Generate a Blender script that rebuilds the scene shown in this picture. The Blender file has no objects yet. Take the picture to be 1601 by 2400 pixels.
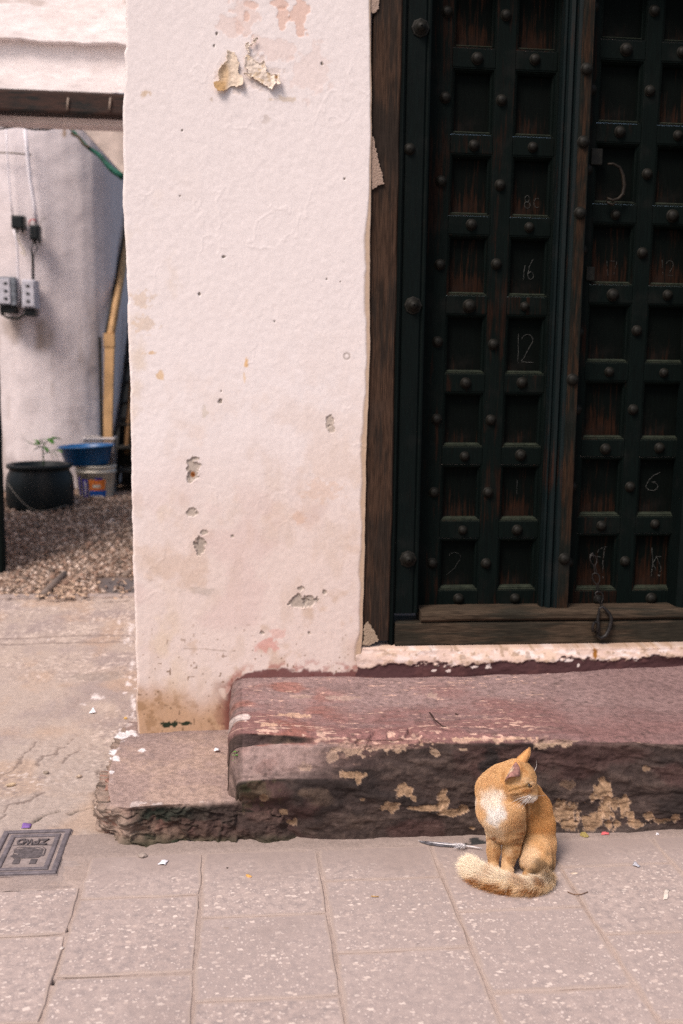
import bpy, bmesh, math, random
import numpy as np
from mathutils import Vector, Matrix

SC = bpy.context.scene
COL = SC.collection
R = math.radians
rng = np.random.default_rng(7)
random.seed(7)

# ------------------------------------------------------------------ camera
YAW, PITCH, ROLL, CAMH = R(6), R(8), R(.8), 1.5
CP = np.array([0, 0, CAMH])
_F = np.array([math.sin(YAW)*math.cos(PITCH), math.cos(YAW)*math.cos(PITCH), -math.sin(PITCH)])
_R0 = np.array([math.cos(YAW), -math.sin(YAW), 0]); _U0 = np.cross(_R0, _F)
_Rt = _R0*math.cos(ROLL) + _U0*math.sin(ROLL); _U = -_R0*math.sin(ROLL) + _U0*math.cos(ROLL)
cd = bpy.data.cameras.new('camera'); cam = bpy.data.objects.new('camera', cd); COL.objects.link(cam)
cam.matrix_world = Matrix(((_Rt[0], _U[0], -_F[0], 0), (_Rt[1], _U[1], -_F[1], 0), (_Rt[2], _U[2], -_F[2], CAMH), (0, 0, 0, 1)))
cd.sensor_fit = 'VERTICAL'; cd.sensor_height = 24*2400/1600; cd.sensor_width = 24; cd.lens = 35
cd.clip_start = .05; cd.clip_end = 500
cd.dof.use_dof = True; cd.dof.focus_distance = 3.1; cd.dof.aperture_fstop = 2.4
SC.camera = cam
# survey helpers: a measured picture direction met with a real plane (0=x, 1=y, 2=z) gives a real point
def on(px, py, ax, v):
    d = _F*2333 + _Rt*(px-800.5) + _U*(1200-py)
    return CP + d*((v-CP[ax])/d[ax])
def G(px, py, z=0.0): return on(px, py, 2, z)
def Wl(px, py, y=3.7): return on(px, py, 1, y)
def proj(P):
    d = P - CP; z = d@_F
    return np.stack([800.5+2333*(d@_Rt)/z, 1200-2333*(d@_U)/z], -1)

# ------------------------------------------------------------------ light
w = bpy.data.worlds.new("World"); SC.world = w; w.use_nodes = True
nt = w.node_tree; bg = nt.nodes['Background']; sk = nt.nodes.new('ShaderNodeTexSky')
SUN_EL, SUN_AZ = R(54), R(222)     # azimuth measured from +Y clockwise seen from above
sk.sky_type = 'NISHITA'; sk.sun_disc = False; sk.sun_elevation = SUN_EL; sk.sun_rotation = SUN_AZ
sk.dust_density = 4.0; sk.air_density = 1.0; sk.ozone_density = .6
nt.links.new(sk.outputs[0], bg.inputs[0]); bg.inputs[1].default_value = .105
sl = bpy.data.lights.new('sun', 'SUN'); so = bpy.data.objects.new('sun', sl); COL.objects.link(so)
sl.energy = 2.4; sl.angle = R(20); sl.color = (1, .87, .80)
sd = Vector((math.sin(SUN_AZ)*math.cos(SUN_EL), math.cos(SUN_AZ)*math.cos(SUN_EL), math.sin(SUN_EL)))
so.rotation_euler = sd.to_track_quat('Z', 'Y').to_euler(); so.location = sd*8
vs = SC.view_settings; SC.display_settings.display_device = 'sRGB'
vs.view_transform = 'Standard'; vs.look = 'None'; vs.gamma = 1; vs.use_curve_mapping = False
vs.exposure = 0.42
SC.cycles.use_denoising = False; SC.cycles.use_adaptive_sampling = False
SC.cycles.max_bounces = 6; SC.cycles.diffuse_bounces = 3

# ------------------------------------------------------------------ numpy noise
def _h(ix, iy, iz, seed):
    n = (ix.astype(np.int64)*374761393 + iy.astype(np.int64)*668265263 + iz.astype(np.int64)*2147483647 + seed*1274126177) & 0xffffffff
    n = ((n ^ (n >> 13))*1274126177) & 0xffffffff
    n = ((n ^ (n >> 16))*2246822519) & 0xffffffff
    n = n ^ (n >> 15)
    return (n & 0xffffff)/float(0xffffff)*2-1
def vn(x, y, z=0.0, seed=0):
    x, y, z = np.broadcast_arrays(np.asarray(x, float), np.asarray(y, float), np.asarray(z, float))
    x0, y0, z0 = np.floor(x), np.floor(y), np.floor(z)
    fx, fy, fz = x-x0, y-y0, z-z0
    fx = fx*fx*fx*(fx*(6*fx-15)+10); fy = fy*fy*fy*(fy*(6*fy-15)+10); fz = fz*fz*fz*(fz*(6*fz-15)+10)
    flat = bool(np.all(fz == 0))
    def pl(k):
        a = _h(x0, y0, z0+k, seed); b = _h(x0+1, y0, z0+k, seed); c = _h(x0, y0+1, z0+k, seed); d = _h(x0+1, y0+1, z0+k, seed)
        return (a*(1-fx)+b*fx)*(1-fy) + (c*(1-fx)+d*fx)*fy
    p = pl(0)
    return p if flat else p*(1-fz)+pl(1)*fz
def fbm(x, y, z=0.0, o=4, seed=0, g=.5):
    s = 0; a = 1; t = 0; f = 1.0
    for i in range(o):
        s = s + a*vn(np.asarray(x)*f+i*13.7, np.asarray(y)*f+i*7.3, np.asarray(z)*f, seed+i); t += a; a *= g; f *= 2.03
    return s/t*1.5
def ss(a, b, x):
    t = np.clip((x-a)/(b-a), 0, 1); return t*t*(3-2*t)
def mixc(A, B, m):
    return A*(1-m[..., None]) + np.asarray(B)*m[..., None]

# ------------------------------------------------------------------ object helpers
def link(o, parent=None):
    COL.objects.link(o)
    if parent is not None: o.parent = parent
    return o
def tag(o, label=None, cat=None, group=None, kind=None):
    if label: o['label'] = label
    if cat: o['category'] = cat
    if group: o['group'] = group
    if kind: o['kind'] = kind
    return o
def thing(name, label, cat, loc=(0, 0, 0), group=None):
    o = link(bpy.data.objects.new(name, None)); o.location = loc; o.empty_display_size = .1
    return tag(o, label, cat, group)
def mesh(name, V, Fc, m=None, parent=None, col=None, smooth=False):
    me = bpy.data.meshes.new(name)
    me.from_pydata([tuple(map(float, v)) for v in V], [], [tuple(f) for f in Fc])
    if m is not None: me.materials.append(m)
    if col is not None:
        a = me.color_attributes.new('Col', 'FLOAT_COLOR', 'POINT')
        c = np.ones((len(V), 4), np.float32); c[:, :3] = np.clip(col, 0, 1); a.data.foreach_set('color', c.ravel())
    if smooth: me.shade_smooth()
    me.update()
    return link(bpy.data.objects.new(name, me), parent)
def fastmesh(name, V, Q, m, parent=None, col=None, smooth=True):
    V = np.asarray(V, np.float32).reshape(-1, 3); Q = np.asarray(Q, np.int32); k = Q.shape[1]
    me = bpy.data.meshes.new(name)
    me.vertices.add(len(V)); me.vertices.foreach_set('co', V.ravel())
    me.loops.add(Q.size); me.loops.foreach_set('vertex_index', Q.ravel())
    me.polygons.add(len(Q)); me.polygons.foreach_set('loop_start', np.arange(0, Q.size, k, dtype=np.int32))
    me.polygons.foreach_set('loop_total', np.full(len(Q), k, np.int32))
    me.update(calc_edges=True)
    if smooth: me.shade_smooth()
    if col is not None:
        a = me.color_attributes.new('Col', 'FLOAT_COLOR', 'POINT')
        c = np.ones((len(V), 4), np.float32); c[:, :3] = np.clip(col, 0, 1).reshape(-1, 3); a.data.foreach_set('color', c.ravel())
    me.materials.append(m)
    return link(bpy.data.objects.new(name, me), parent)
def gridmesh(name, P, m, parent=None, col=None, flip=False):
    n, k = P.shape[:2]
    i = np.arange(n*k).reshape(n, k)
    q = [i[:-1, :-1].ravel(), i[1:, :-1].ravel(), i[1:, 1:].ravel(), i[:-1, 1:].ravel()]
    if flip: q = q[::-1]
    return fastmesh(name, P, np.stack(q, 1), m, parent, col)
def gnormals(P):
    a = np.gradient(P, axis=0); b = np.gradient(P, axis=1); n = np.cross(a, b)
    return n/np.maximum(np.linalg.norm(n, axis=-1, keepdims=True), 1e-9)
class BM:
    def __init__(s): s.b = bmesh.new()
    def box(s, x0, x1, y0, y1, z0, z1, bev=0, mi=0, jit=0):
        r = bmesh.ops.create_cube(s.b, size=1)['verts']
        for v in r:
            v.co = Vector((x0+(v.co.x+.5)*(x1-x0), y0+(v.co.y+.5)*(y1-y0), z0+(v.co.z+.5)*(z1-z0)))
            if jit: v.co += Vector((random.uniform(-jit, jit), random.uniform(-jit, jit), random.uniform(-jit, jit)))
        fs = {f for v in r for f in v.link_faces}
        for f in fs: f.material_index = mi
        if bev:
            es = list({e for v in r for e in v.link_edges})
            bmesh.ops.bevel(s.b, geom=es, offset=bev, segments=2, affect='EDGES', profile=.6)
        return s
    def tube(s, pts, r, n=8, caps=True):
        pts = [Vector(p) for p in pts]; rr = r if hasattr(r, '__len__') else [r]*len(pts)
        rings = []; prev = None
        for i, p in enumerate(pts):
            t = (pts[min(i+1, len(pts)-1)]-pts[max(i-1, 0)]).normalized()
            a = prev if prev is not None else Vector((0, 0, 1)) if abs(t.z) < .9 else Vector((1, 0, 0))
            u = (a-t*a.dot(t)).normalized(); prev = u; v = t.cross(u)
            rings.append([s.b.verts.new(p+(u*math.cos(k*2*math.pi/n)+v*math.sin(k*2*math.pi/n))*rr[i]) for k in range(n)])
        for a, b in zip(rings, rings[1:]):
            for k in range(n): s.b.faces.new((a[k], a[(k+1) % n], b[(k+1) % n], b[k])).smooth = True
        if caps:
            s.b.faces.new(rings[0][::-1]); s.b.faces.new(rings[-1])
        return s
    def lathe(s, prof, cx=0, cy=0, cz=0, n=32, axis='z', smooth=True):
        rings = []
        for r, h in prof:
            ring = []
            for k in range(n):
                a = 2*math.pi*k/n; c, d = r*math.cos(a), r*math.sin(a)
                p = (cx+c, cy+d, cz+h) if axis == 'z' else (cx+c, cy-h, cz+d)
                ring.append(s.b.verts.new(p))
            rings.append(ring)
        for a, b in zip(rings, rings[1:]):
            for k in range(n):
                f = s.b.faces.new((a[k], a[(k+1) % n], b[(k+1) % n], b[k])); f.smooth = smooth
        return s
    def prism(s, pts, z0, z1):          # outline in x,y pulled up from z0 to z1
        a = [s.b.verts.new((x, y, z0)) for x, y in pts]; b = [s.b.verts.new((x, y, z1)) for x, y in pts]
        n = len(pts)
        for k in range(n): s.b.faces.new((a[k], a[(k+1) % n], b[(k+1) % n], b[k]))
        s.b.faces.new(a[::-1]); s.b.faces.new(b); return s
    def prism_x(s, pts, x0, x1):        # outline in y,z pulled along x
        a = [s.b.verts.new((x0, y, z)) for y, z in pts]; b = [s.b.verts.new((x1, y, z)) for y, z in pts]
        n = len(pts)
        for k in range(n): s.b.faces.new((a[k], a[(k+1) % n], b[(k+1) % n], b[k]))
        s.b.faces.new(a[::-1]); s.b.faces.new(b); return s
    def data(s, name, *ms, fix=True):
        if fix: bmesh.ops.recalc_face_normals(s.b, faces=s.b.faces[:])
        me = bpy.data.meshes.new(name); s.b.to_mesh(me); s.b.free()
        for m in ms: me.materials.append(m)
        return me
    def obj(s, name, m, parent=None, fix=True):
        ms = m if isinstance(m, (list, tuple)) else (m,)
        return link(bpy.data.objects.new(name, s.data(name, *ms, fix=fix)), parent)
def inst(name, me, parent=None, loc=(0, 0, 0)):
    o = link(bpy.data.objects.new(name, me), parent); o.location = loc; return o

# ------------------------------------------------------------------ material kit
class NT:
    def __init__(s, name):
        s.m = bpy.data.materials.new(name); s.m.use_nodes = True
        s.t = s.m.node_tree; s.p = s.t.nodes['Principled BSDF']; s.tc = None
    def n(s, ty, **k):
        o = s.t.nodes.new(ty)
        for a, b in k.items(): setattr(o, a, b)
        return o
    def put(s, sock, v):
        if v is None: return
        if isinstance(v, bpy.types.NodeSocket): s.t.links.new(v, sock)
        elif sock.type == 'RGBA' and hasattr(v, '__len__'): sock.default_value = (*v[:3], 1)
        else: sock.default_value = v
    def co(s, scale=(1, 1, 1), kind='Object'):
        if s.tc is None: s.tc = s.n('ShaderNodeTexCoord')
        mp = s.n('ShaderNodeMapping'); s.t.links.new(s.tc.outputs[kind], mp.inputs[0]); mp.inputs['Scale'].default_value = scale
        return mp.outputs[0]
    def noise(s, scale, detail=4, vec=None, rough=.55, dist=0):
        o = s.n('ShaderNodeTexNoise'); s.put(o.inputs['Vector'], vec if vec is not None else s.co())
        o.inputs['Scale'].default_value = scale; o.inputs['Detail'].default_value = detail
        o.inputs['Roughness'].default_value = rough; o.inputs['Distortion'].default_value = dist
        return o.outputs['Fac']
    def vor(s, scale, vec=None, feat='F1', out='Distance', rnd=1):
        o = s.n('ShaderNodeTexVoronoi', feature=feat); s.put(o.inputs['Vector'], vec if vec is not None else s.co())
        o.inputs['Scale'].default_value = scale; o.inputs['Randomness'].default_value = rnd
        return o.outputs[out]
    def ma(s, op, a, b=0.0, c=None, clamp=False):
        o = s.n('ShaderNodeMath', operation=op, use_clamp=clamp); s.put(o.inputs[0], a); s.put(o.inputs[1], b)
        if c is not None: s.put(o.inputs[2], c)
        return o.outputs[0]
    def step(s, v, a, b, lo=0.0, hi=1.0):
        o = s.n('ShaderNodeMapRange', interpolation_type='SMOOTHSTEP'); s.put(o.inputs['Value'], v)
        o.inputs['From Min'].default_value = a; o.inputs['From Max'].default_value = b
        o.inputs['To Min'].default_value = lo; o.inputs['To Max'].default_value = hi
        return o.outputs['Result']
    def mix(s, f, a, b, mode='MIX'):
        o = s.n('ShaderNodeMix', data_type='RGBA', blend_type=mode); s.put(o.inputs['Factor'], f)
        s.put(o.inputs['A'] if False else o.inputs[6], a); s.put(o.inputs[7], b); return o.outputs[2]
    def attr(s, name='Col'):
        o = s.n('ShaderNodeAttribute'); o.attribute_name = name; return o.outputs['Color']
    def xyz(s, axis, kind='Object'):
        if s.tc is None: s.tc = s.n('ShaderNodeTexCoord')
        o = s.n('ShaderNodeSeparateXYZ'); s.t.links.new(s.tc.outputs[kind], o.inputs[0]); return o.outputs[axis]
    def done(s, col, rough=.85, bump=None, strength=.5, dist=.002, spec=.3, metal=0.0):
        s.put(s.p.inputs['Base Color'], col); s.put(s.p.inputs['Roughness'], rough)
        s.p.inputs['Specular IOR Level'].default_value = spec; s.p.inputs['Metallic'].default_value = metal
        if bump is not None:
            b = s.n('ShaderNodeBump'); b.inputs['Strength'].default_value = strength; b.inputs['Distance'].default_value = dist
            s.put(b.inputs['Height'], bump); s.t.links.new(b.outputs[0], s.p.inputs['Normal'])
        return s.m
def m_vcol(name, var=.12, scale=60, rough=.9, bstr=.6, bdist=.0015, spec=.2):
    k = NT(name); nz = k.noise(scale, 6, rough=.65); f = k.noise(scale*6, 3)
    c = k.mix(1.0, k.attr(), k.mix(k.step(nz, .3, .7), (1-var,)*3, (1+var*.6,)*3), 'MULTIPLY')
    c = k.mix(.5, c, k.mix(k.step(f, .3, .75), (.86, .85, .84), (1.1, 1.1, 1.1)), 'MULTIPLY')
    h = k.ma('ADD', k.ma('MULTIPLY', nz, .7), k.ma('MULTIPLY', f, .3))
    return k.done(c, rough, h, bstr, bdist, spec)
def m_plain(name, c, var=.2, scale=30, rough=.7, bump=.3, spec=.3, metal=0, dist=.002):
    k = NT(name); nz = k.noise(scale, 5)
    col = k.mix(k.step(nz, .3, .7), tuple(x*(1-var) for x in c), tuple(min(1, x*(1+var)) for x in c))
    return k.done(col, rough, nz, bump, dist, spec, metal)
def m_wood(name, paint, wood, amount, grain=(40, 40, 2.5), rough=.6, spec=.3, settle=None):
    # paint worn away along the grain
    k = NT(name); v0 = k.co(grain); oi = k.n('ShaderNodeObjectInfo'); cx = k.n('ShaderNodeCombineXYZ')
    for q_ in range(3): k.put(cx.inputs[q_], k.ma('MULTIPLY', oi.outputs['Random'], 60.0+17*q_))
    va = k.n('ShaderNodeVectorMath', operation='ADD'); k.put(va.inputs[0], v0); k.put(va.inputs[1], cx.outputs[0]); v = va.outputs[0]
    g = k.noise(1.6, 7, v, .7, .3); fine = k.noise(5.5, 5, v, .7)
    big = k.noise(3.2, 3)
    wd = k.mix(k.step(fine, .3, .7), tuple(x*.35 for x in wood), tuple(x*1.25 for x in wood))
    msk = k.ma('ADD', k.ma('ADD', k.ma('MULTIPLY', g, .55), k.ma('MULTIPLY', big, .45)), k.ma('MULTIPLY', k.ma('SUBTRACT', oi.outputs['Random'], .5), .13))
    f = k.step(msk, 1-amount-.05, 1-amount+.05)
    pc = k.mix(k.step(fine, .25, .75), tuple(x*.6 for x in paint), tuple(x*1.5 for x in paint))
    dust = k.step(k.noise(9, 6), .5, .85, 0, .35)
    c = k.mix(f, pc, wd); c = k.mix(dust, c, tuple(.6*a+.4*b+.012 for a, b in zip(paint, wood)))
    if settle:          # grey-green dust that has settled on every upward ledge
        ge = k.n('ShaderNodeNewGeometry'); sx = k.n('ShaderNodeSeparateXYZ'); k.put(sx.inputs[0], ge.outputs['True Normal'])
        c = k.mix(k.ma('MULTIPLY', k.step(sx.outputs[2], .25, .8), k.step(k.noise(30, 4), .25, .6, .4, 1.0)), c, settle)
    return k.done(c, rough, fine, .5, .0012, spec)

M_plaster = m_vcol('plaster', .035, 42, .92, .28, .0010, .1)
M_rock = m_vcol('painted_masonry', .28, 48, .9, 1.0, .007, .15)
M_lane = m_vcol('lane_cement', .16, 60, .92, .9, .003, .2)
M_courtwall = m_vcol('court_plaster', .06, 12, .92, .4, .004, .15)
M_frame = m_wood('dark_painted_wood', (.0010, .0034, .0032), (.010, .0045, .003), .33, rough=.7, spec=.10)
M_leaf = m_wood('worn_leaf_wood', (.0011, .0034, .0029), (.016, .0065, .0035), .38, rough=.75, spec=.08, settle=(.028, .034, .024))
M_panel = m_wood('scraped_panel_wood', (.0010, .0022, .0018), (.022, .0092, .0048), .43, (55, 55, 3), .75, .06)
M_post = m_wood('centre_post_wood', (.0018, .0056, .0062), (.020, .008, .0045), .42, rough=.65, spec=.14)
M_casing = m_wood('brown_casing_wood', (.022, .0155, .012), (.060, .034, .022), .49, (45, 45, 2.2), .8, .12)
M_sill = m_wood('threshold_wood', (.024, .021, .0155), (.066, .047, .032), .47, (2.5, 40, 40), .85, .1)
M_batten = m_wood('worn_batten_wood', (.006, .0075, .006), (.034, .018, .010), .50, rough=.75, spec=.1)
M_boss = m_plain('iron_boss', (.008, .0076, .0055), .4, 60, .6, .4, .2, .1)
M_iron = m_plain('dark_iron', (.018, .016, .015), .4, 80, .5, .4, .4, .3)
M_chalk = m_plain('chalk', (.065, .068, .064), .3, 200, .95, .2, .1)

# ------------------------------------------------------------------ measuring helpers for worn surfaces
def dseg(X, Y, pts):
    d = np.full(np.shape(X), 1e9)
    for (x0, y0), (x1, y1) in zip(pts, pts[1:]):
        dx, dy = x1-x0, y1-y0; t = np.clip(((X-x0)*dx+(Y-y0)*dy)/(dx*dx+dy*dy+1e-12), 0, 1)
        d = np.minimum(d, np.hypot(X-x0-t*dx, Y-y0-t*dy))
    return d
def blob(X, Y, cx, cy, rx, ry, rag=.35, fr=.09, seed=3):
    n = fbm(X*fr, Y*fr, 0, 4, seed)
    return np.hypot((X-cx)/rx, (Y-cy)/ry) + rag*n      # < 1 inside
def inpoly(x, y, poly):
    x = np.asarray(x); y = np.asarray(y); r = np.zeros(np.shape(x), bool); n = len(poly)
    for i in range(n):
        x0, y0 = poly[i]; x1, y1 = poly[(i+1) % n]
        c = ((y0 > y) != (y1 > y)) & (x < (x1-x0)*(y-y0)/(y1-y0+1e-12)+x0); r ^= c
    return r

# ------------------------------------------------------------------ ground
M_ground = m_plain('packed_earth', (.16, .13, .11), .2, 3, .95, .3, .1, 0, .01)
g = mesh('ground', [(-60, -60, -.09), (60, -60, -.09), (60, 60, -.09), (-60, 60, -.09)], [(0, 1, 2, 3)], M_ground)
tag(g, kind='structure')

# pavement bed: the sandy joints between the slabs and the cement fillet along the step
def slabmat():
    k = NT('terrazzo_slab')
    v = k.co(); wob = k.noise(7, 3)
    geo = k.n('ShaderNodeObjectInfo')
    base = k.mix(k.step(k.noise(2.4, 4), .3, .7), (.405, .322, .29), (.49, .396, .358))
    base = k.mix(k.step(k.noise(38, 6, rough=.7), .35, .7), base, (.27, .225, .215))
    base = k.mix(k.ma('MULTIPLY', geo.outputs['Random'], .6), base, (.36, .295, .275))
    def chips(scale, lo, hi, stretch, rot):
        mp = k.n('ShaderNodeMapping'); k.put(mp.inputs[0], v); mp.inputs['Scale'].default_value = stretch; mp.inputs['Rotation'].default_value = (0, 0, rot)
        wv = k.n('ShaderNodeVectorMath', operation='ADD'); k.put(wv.inputs[0], mp.outputs[0])
        nn = k.n('ShaderNodeTexNoise'); k.put(nn.inputs['Vector'], v); nn.inputs['Scale'].default_value = 90
        sc = k.n('ShaderNodeVectorMath', operation='SCALE'); k.put(sc.inputs[0], nn.outputs['Color']); sc.inputs['Scale'].default_value = .012
        k.put(wv.inputs[1], sc.outputs[0])
        vo = k.n('ShaderNodeTexVoronoi', distance='MANHATTAN'); k.put(vo.inputs['Vector'], wv.outputs[0]); vo.inputs['Scale'].default_value = scale
        sx = k.n('ShaderNodeSeparateColor'); k.put(sx.inputs[0], vo.outputs['Color'])
        rad = k.ma('ADD', lo, k.ma('MULTIPLY', k.ma('POWER', sx.outputs[0], 1.7), hi-lo))
        f = k.step(k.ma('SUBTRACT', rad, vo.outputs['Distance']), -.02, .07)
        return f, sx.outputs[1]
    f1, r1 = chips(50, -.06, .66, (1, 1.45, 1), .5)
    f2, r2 = chips(92, -.04, .68, (1.4, 1, 1), -.4)
    f3, r3 = chips(175, .02, .62, (1.2, 1, 1), .2)
    worn = k.step(k.ma('ADD', wob, k.ma('MULTIPLY', k.noise(1.7, 3), .8)), .68, .98)   # patches where the chips are scuffed bare
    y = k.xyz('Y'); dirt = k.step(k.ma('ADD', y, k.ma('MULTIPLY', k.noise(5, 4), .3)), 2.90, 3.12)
    vis = k.ma('MULTIPLY', k.ma('SUBTRACT', 1.0, dirt), k.step(worn, 0, 1, .55, 1.0))
    chipc = k.mix(r1, (.68, .58, .52), (.52, .42, .37)); chip2 = k.mix(r2, (.66, .56, .51), (.48, .39, .355))
    c = k.mix(k.ma('MULTIPLY', f3, k.ma('MULTIPLY', vis, .55)), base, (.5, .42, .38))
    c = k.mix(k.ma('MULTIPLY', f2, k.ma('MULTIPLY', vis, .85)), c, chip2)
    c = k.mix(k.ma('MULTIPLY', f1, k.ma('MULTIPLY', vis, 1.0)), c, chipc)
    c = k.mix(k.ma('MULTIPLY', dirt, .75), c, (.31, .245, .22))
    film = k.step(k.noise(4.5, 5), .50, .75, 0, .45)
    c = k.mix(film, c, (.40, .325, .295))
    rs = k.n('ShaderNodeSeparateColor'); k.put(rs.inputs[0], k.attr())
    sand = k.step(k.ma('ADD', k.ma('MULTIPLY', rs.outputs[0], .55), k.ma('MULTIPLY', k.noise(14, 6, rough=.7), .9)), .72, .95)
    c = k.mix(k.ma('MULTIPLY', sand, .85), c, (.39, .31, .27))
    blotch = k.step(k.noise(3.1, 5), .56, .72, 0, .45); c = k.mix(blotch, c, (.30, .24, .22))
    spot = k.step(k.noise(22, 2), .74, .78, 0, .5); c = k.mix(spot, c, (.15, .12, .115))
    h = k.ma('ADD', k.noise(120, 4), k.ma('MULTIPLY', f1, .12))
    return k.done(c, .8, h, .45, .0015, .25)
M_slab = slabmat()
M_bed = m_vcol('joint_sand', .15, 90, .95, .8, .002, .1)
gaps = [[tuple(G(-60, 2203)[:2]), tuple(G(60, 2195)[:2]), tuple(G(153, 2180)[:2])], [tuple(G(128, 2298)[:2]), tuple(G(275, 2281)[:2])]]
xs = np.linspace(-1.25, 2.3, 560); ys = np.concatenate([np.linspace(1.15, 2.2, 60), np.linspace(2.21, 3.12, 150)])
X, Y = np.meshgrid(xs, ys, indexing='ij')
Z = -.0026 + .0016*fbm(X*30, Y*30, 0, 3) + .0016*fbm(X*6, Y*6, 0, 3, 4) + .0055*ss(2.955, 2.985, Y + .012*fbm(X*6, 0, 0, 2))
for gp in gaps: Z -= .02*ss(.014, .002, dseg(X, Y, gp))
MHQ = [tuple(G(a, b)[:2]) for a, b in ((158, 1944), (108, 2050), (-34, 2058), (25, 1947))]
Z -= .022*inpoly(X, Y, MHQ)
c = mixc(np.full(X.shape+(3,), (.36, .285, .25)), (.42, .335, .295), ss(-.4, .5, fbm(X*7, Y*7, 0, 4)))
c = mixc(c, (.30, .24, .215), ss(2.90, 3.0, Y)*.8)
for gp in gaps: c = mixc(c, (.05, .04, .035), ss(.014, .004, dseg(X, Y, gp)))
wet = blob(X, Y, *G(1115, 1985)[:2], .062, .04, .5, 30, 5)      # old wet stain by the feather
c = mixc(c, (.045, .045, .045), ss(1.05, .85, wet))
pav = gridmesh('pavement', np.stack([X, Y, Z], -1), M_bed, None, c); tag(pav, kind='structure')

colx = [-1.19, -.815, -.455, -.108, .25, .612, .982, 1.345, 1.71, 2.07]
rowy = {0: G(0, 2150)[1], 1: G(0, 2195)[1], 2: 2.347, 3: G(620, 2146)[1], 4: G(945, 2227)[1], 5: 2.197, 6: G(1500, 2187)[1], 7: 2.30, 8: 2.12}
for ci in range(9):
    x0, x1 = colx[ci], colx[ci+1]; pitch = .372
    base = rowy[ci]; top = 2.79 if ci < 2 else 2.972
    k0 = int(math.floor((1.15-base)/pitch))
    for k in range(k0, 8):
        y0 = base+k*pitch; y1 = y0+pitch
        if y0 > top-.04: break
        if y1 > top: y1 = top
        if top-y1 < .05: y1 = top
        big = (ci == 1 and abs(y1-rowy[1]) < .02) or (ci == 2 and abs(y1-rowy[2]) < .02)
        gx = .0026; gy = .0016
        lx = [x0+gx+random.uniform(-.001, .001), x1-gx]
        tilt = [random.uniform(-.0012, .0012) for _ in range(4)]
        N = 5; ring = []
        cs = [(lx[0], y0+gy), (lx[1], y0+gy), (lx[1], y1-gy-(.006 if big else 0)), (lx[0], y1-gy-(.003 if big else 0))]
        for e in range(4):
            a, b = cs[e], cs[(e+1) % 4]
            for t in range(N):
                u = t/N; jx = random.gauss(0, .0018); jy = random.gauss(0, .0018)
                if t == 0: jx, jy = ((.003 if e in (0, 3) else -.003)), ((.003 if e in (0, 1) else -.003))
                ring.append((a[0]+(b[0]-a[0])*u+jx, a[1]+(b[1]-a[1])*u+jy))
        cx, cy = (lx[0]+lx[1])/2, (y0+y1)/2
        def zt(x, y): return .0006+tilt[0]*(x-cx)/.36+tilt[1]*(y-cy)/.36+tilt[2]*.5
        V = []; n = len(ring)
        for sh, dz in ((0, -.035), (0, -.003), (.0028, .0), (.022, .0)):
            for x, y in ring:
                d = math.hypot(x-cx, y-cy); q = 1-sh/d
                V.append((cx+(x-cx)*q, cy+(y-cy)*q, zt(x, y)+dz))
        Fc = [(r*n+i, r*n+(i+1) % n, (r+1)*n+(i+1) % n, (r+1)*n+i) for r in range(3) for i in range(n)]
        Fc.append(tuple(range(3*n, 4*n)))
        rim_ = np.zeros((4*n, 3)); rim_[:3*n] = 1
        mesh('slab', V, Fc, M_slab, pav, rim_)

# lane of cracked cement left of the house, running back to the gateway
xs = np.linspace(-2.7, -.33, 330)
ys = np.concatenate([np.linspace(2.775, 4.2, 330), np.linspace(4.21, 6.56, 200)])
X, Y = np.meshgrid(xs, ys, indexing='ij'); Pp = proj(np.stack([X, Y, X*0], -1)); U_, V_ = Pp[..., 0], Pp[..., 1]
Z = .0055*fbm(X*2.2, Y*1.6, 0, 4, 11) + .0022*fbm(X*16, Y*12, 0, 4, 12) + .001*fbm(X*50, Y*40, 0, 2, 13)
Z += .003*ss(.3, .6, fbm(X*5, Y*3, 0, 4, 19))
c = np.full(X.shape+(3,), (.40, .33, .29))
c = mixc(c, (.46, .38, .325), ss(-.1, .6, fbm(X*1.6, Y*1.2, 0, 4, 14)))
c = mixc(c, (.30, .245, .235), ss(.0, .6, fbm(X*3, Y*2, 0, 5, 15))*.8)
c = mixc(c, (.42, .30, .22), ss(.15, .7, fbm(X*4, Y*2.5, 0, 5, 16))*.55)
c = mixc(c, (.335, .268, .24), ss(3.12, 2.80, Y+.10*fbm(X*4, Y*4, 0, 4, 18))*.85)
# exposed chips where the skin of cement has worn through
chip = vn(X*60, Y*42, 0, 21)*.6+vn(X*110, Y*80, 0, 22)*.4; zone = ss(-.1, .4, fbm(X*2.5, Y*2, 0, 3, 23)+.7*ss(5.4, 5.6, Y))
c = mixc(c, (.56, .47, .42), ss(.33, .42, chip)*zone*.9)
c = mixc(c, (.24, .19, .18), ss(.36, .46, -chip)*zone*.6)
cr = [[(85, 1739), (58, 1775), (27, 1802), (-10, 1826)], [(170, 1730), (134, 1762), (98, 1770), (90, 1793)], [(107, 1855), (67, 1873), (27, 1882), (9, 1913), (-20, 1920)],
      [(190, 1752), (160, 1768), (150, 1790)], [(232, 1800), (226, 1850), (222, 1890), (228, 1910)]]
deep = [[(72, 1929), (88, 1918), (107, 1909), (147, 1895)], [(163, 1905), (176, 1899), (192, 1895), (223, 1889)]]
wob = 5*fbm(U_*.05, V_*.09, 0, 4, 31)
for L in cr:
    d = dseg(U_+wob, (V_+wob*.6)*1.5, [(a, b*1.5) for a, b in L]); Z -= .003*ss(6, 1, d); Z += .003*ss(22, 6, d)*(vn(U_*.02, V_*.02, 0, 41) > -.2); c = mixc(c, (.16, .12, .105), ss(3.2, 1, d)*.75)
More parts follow.
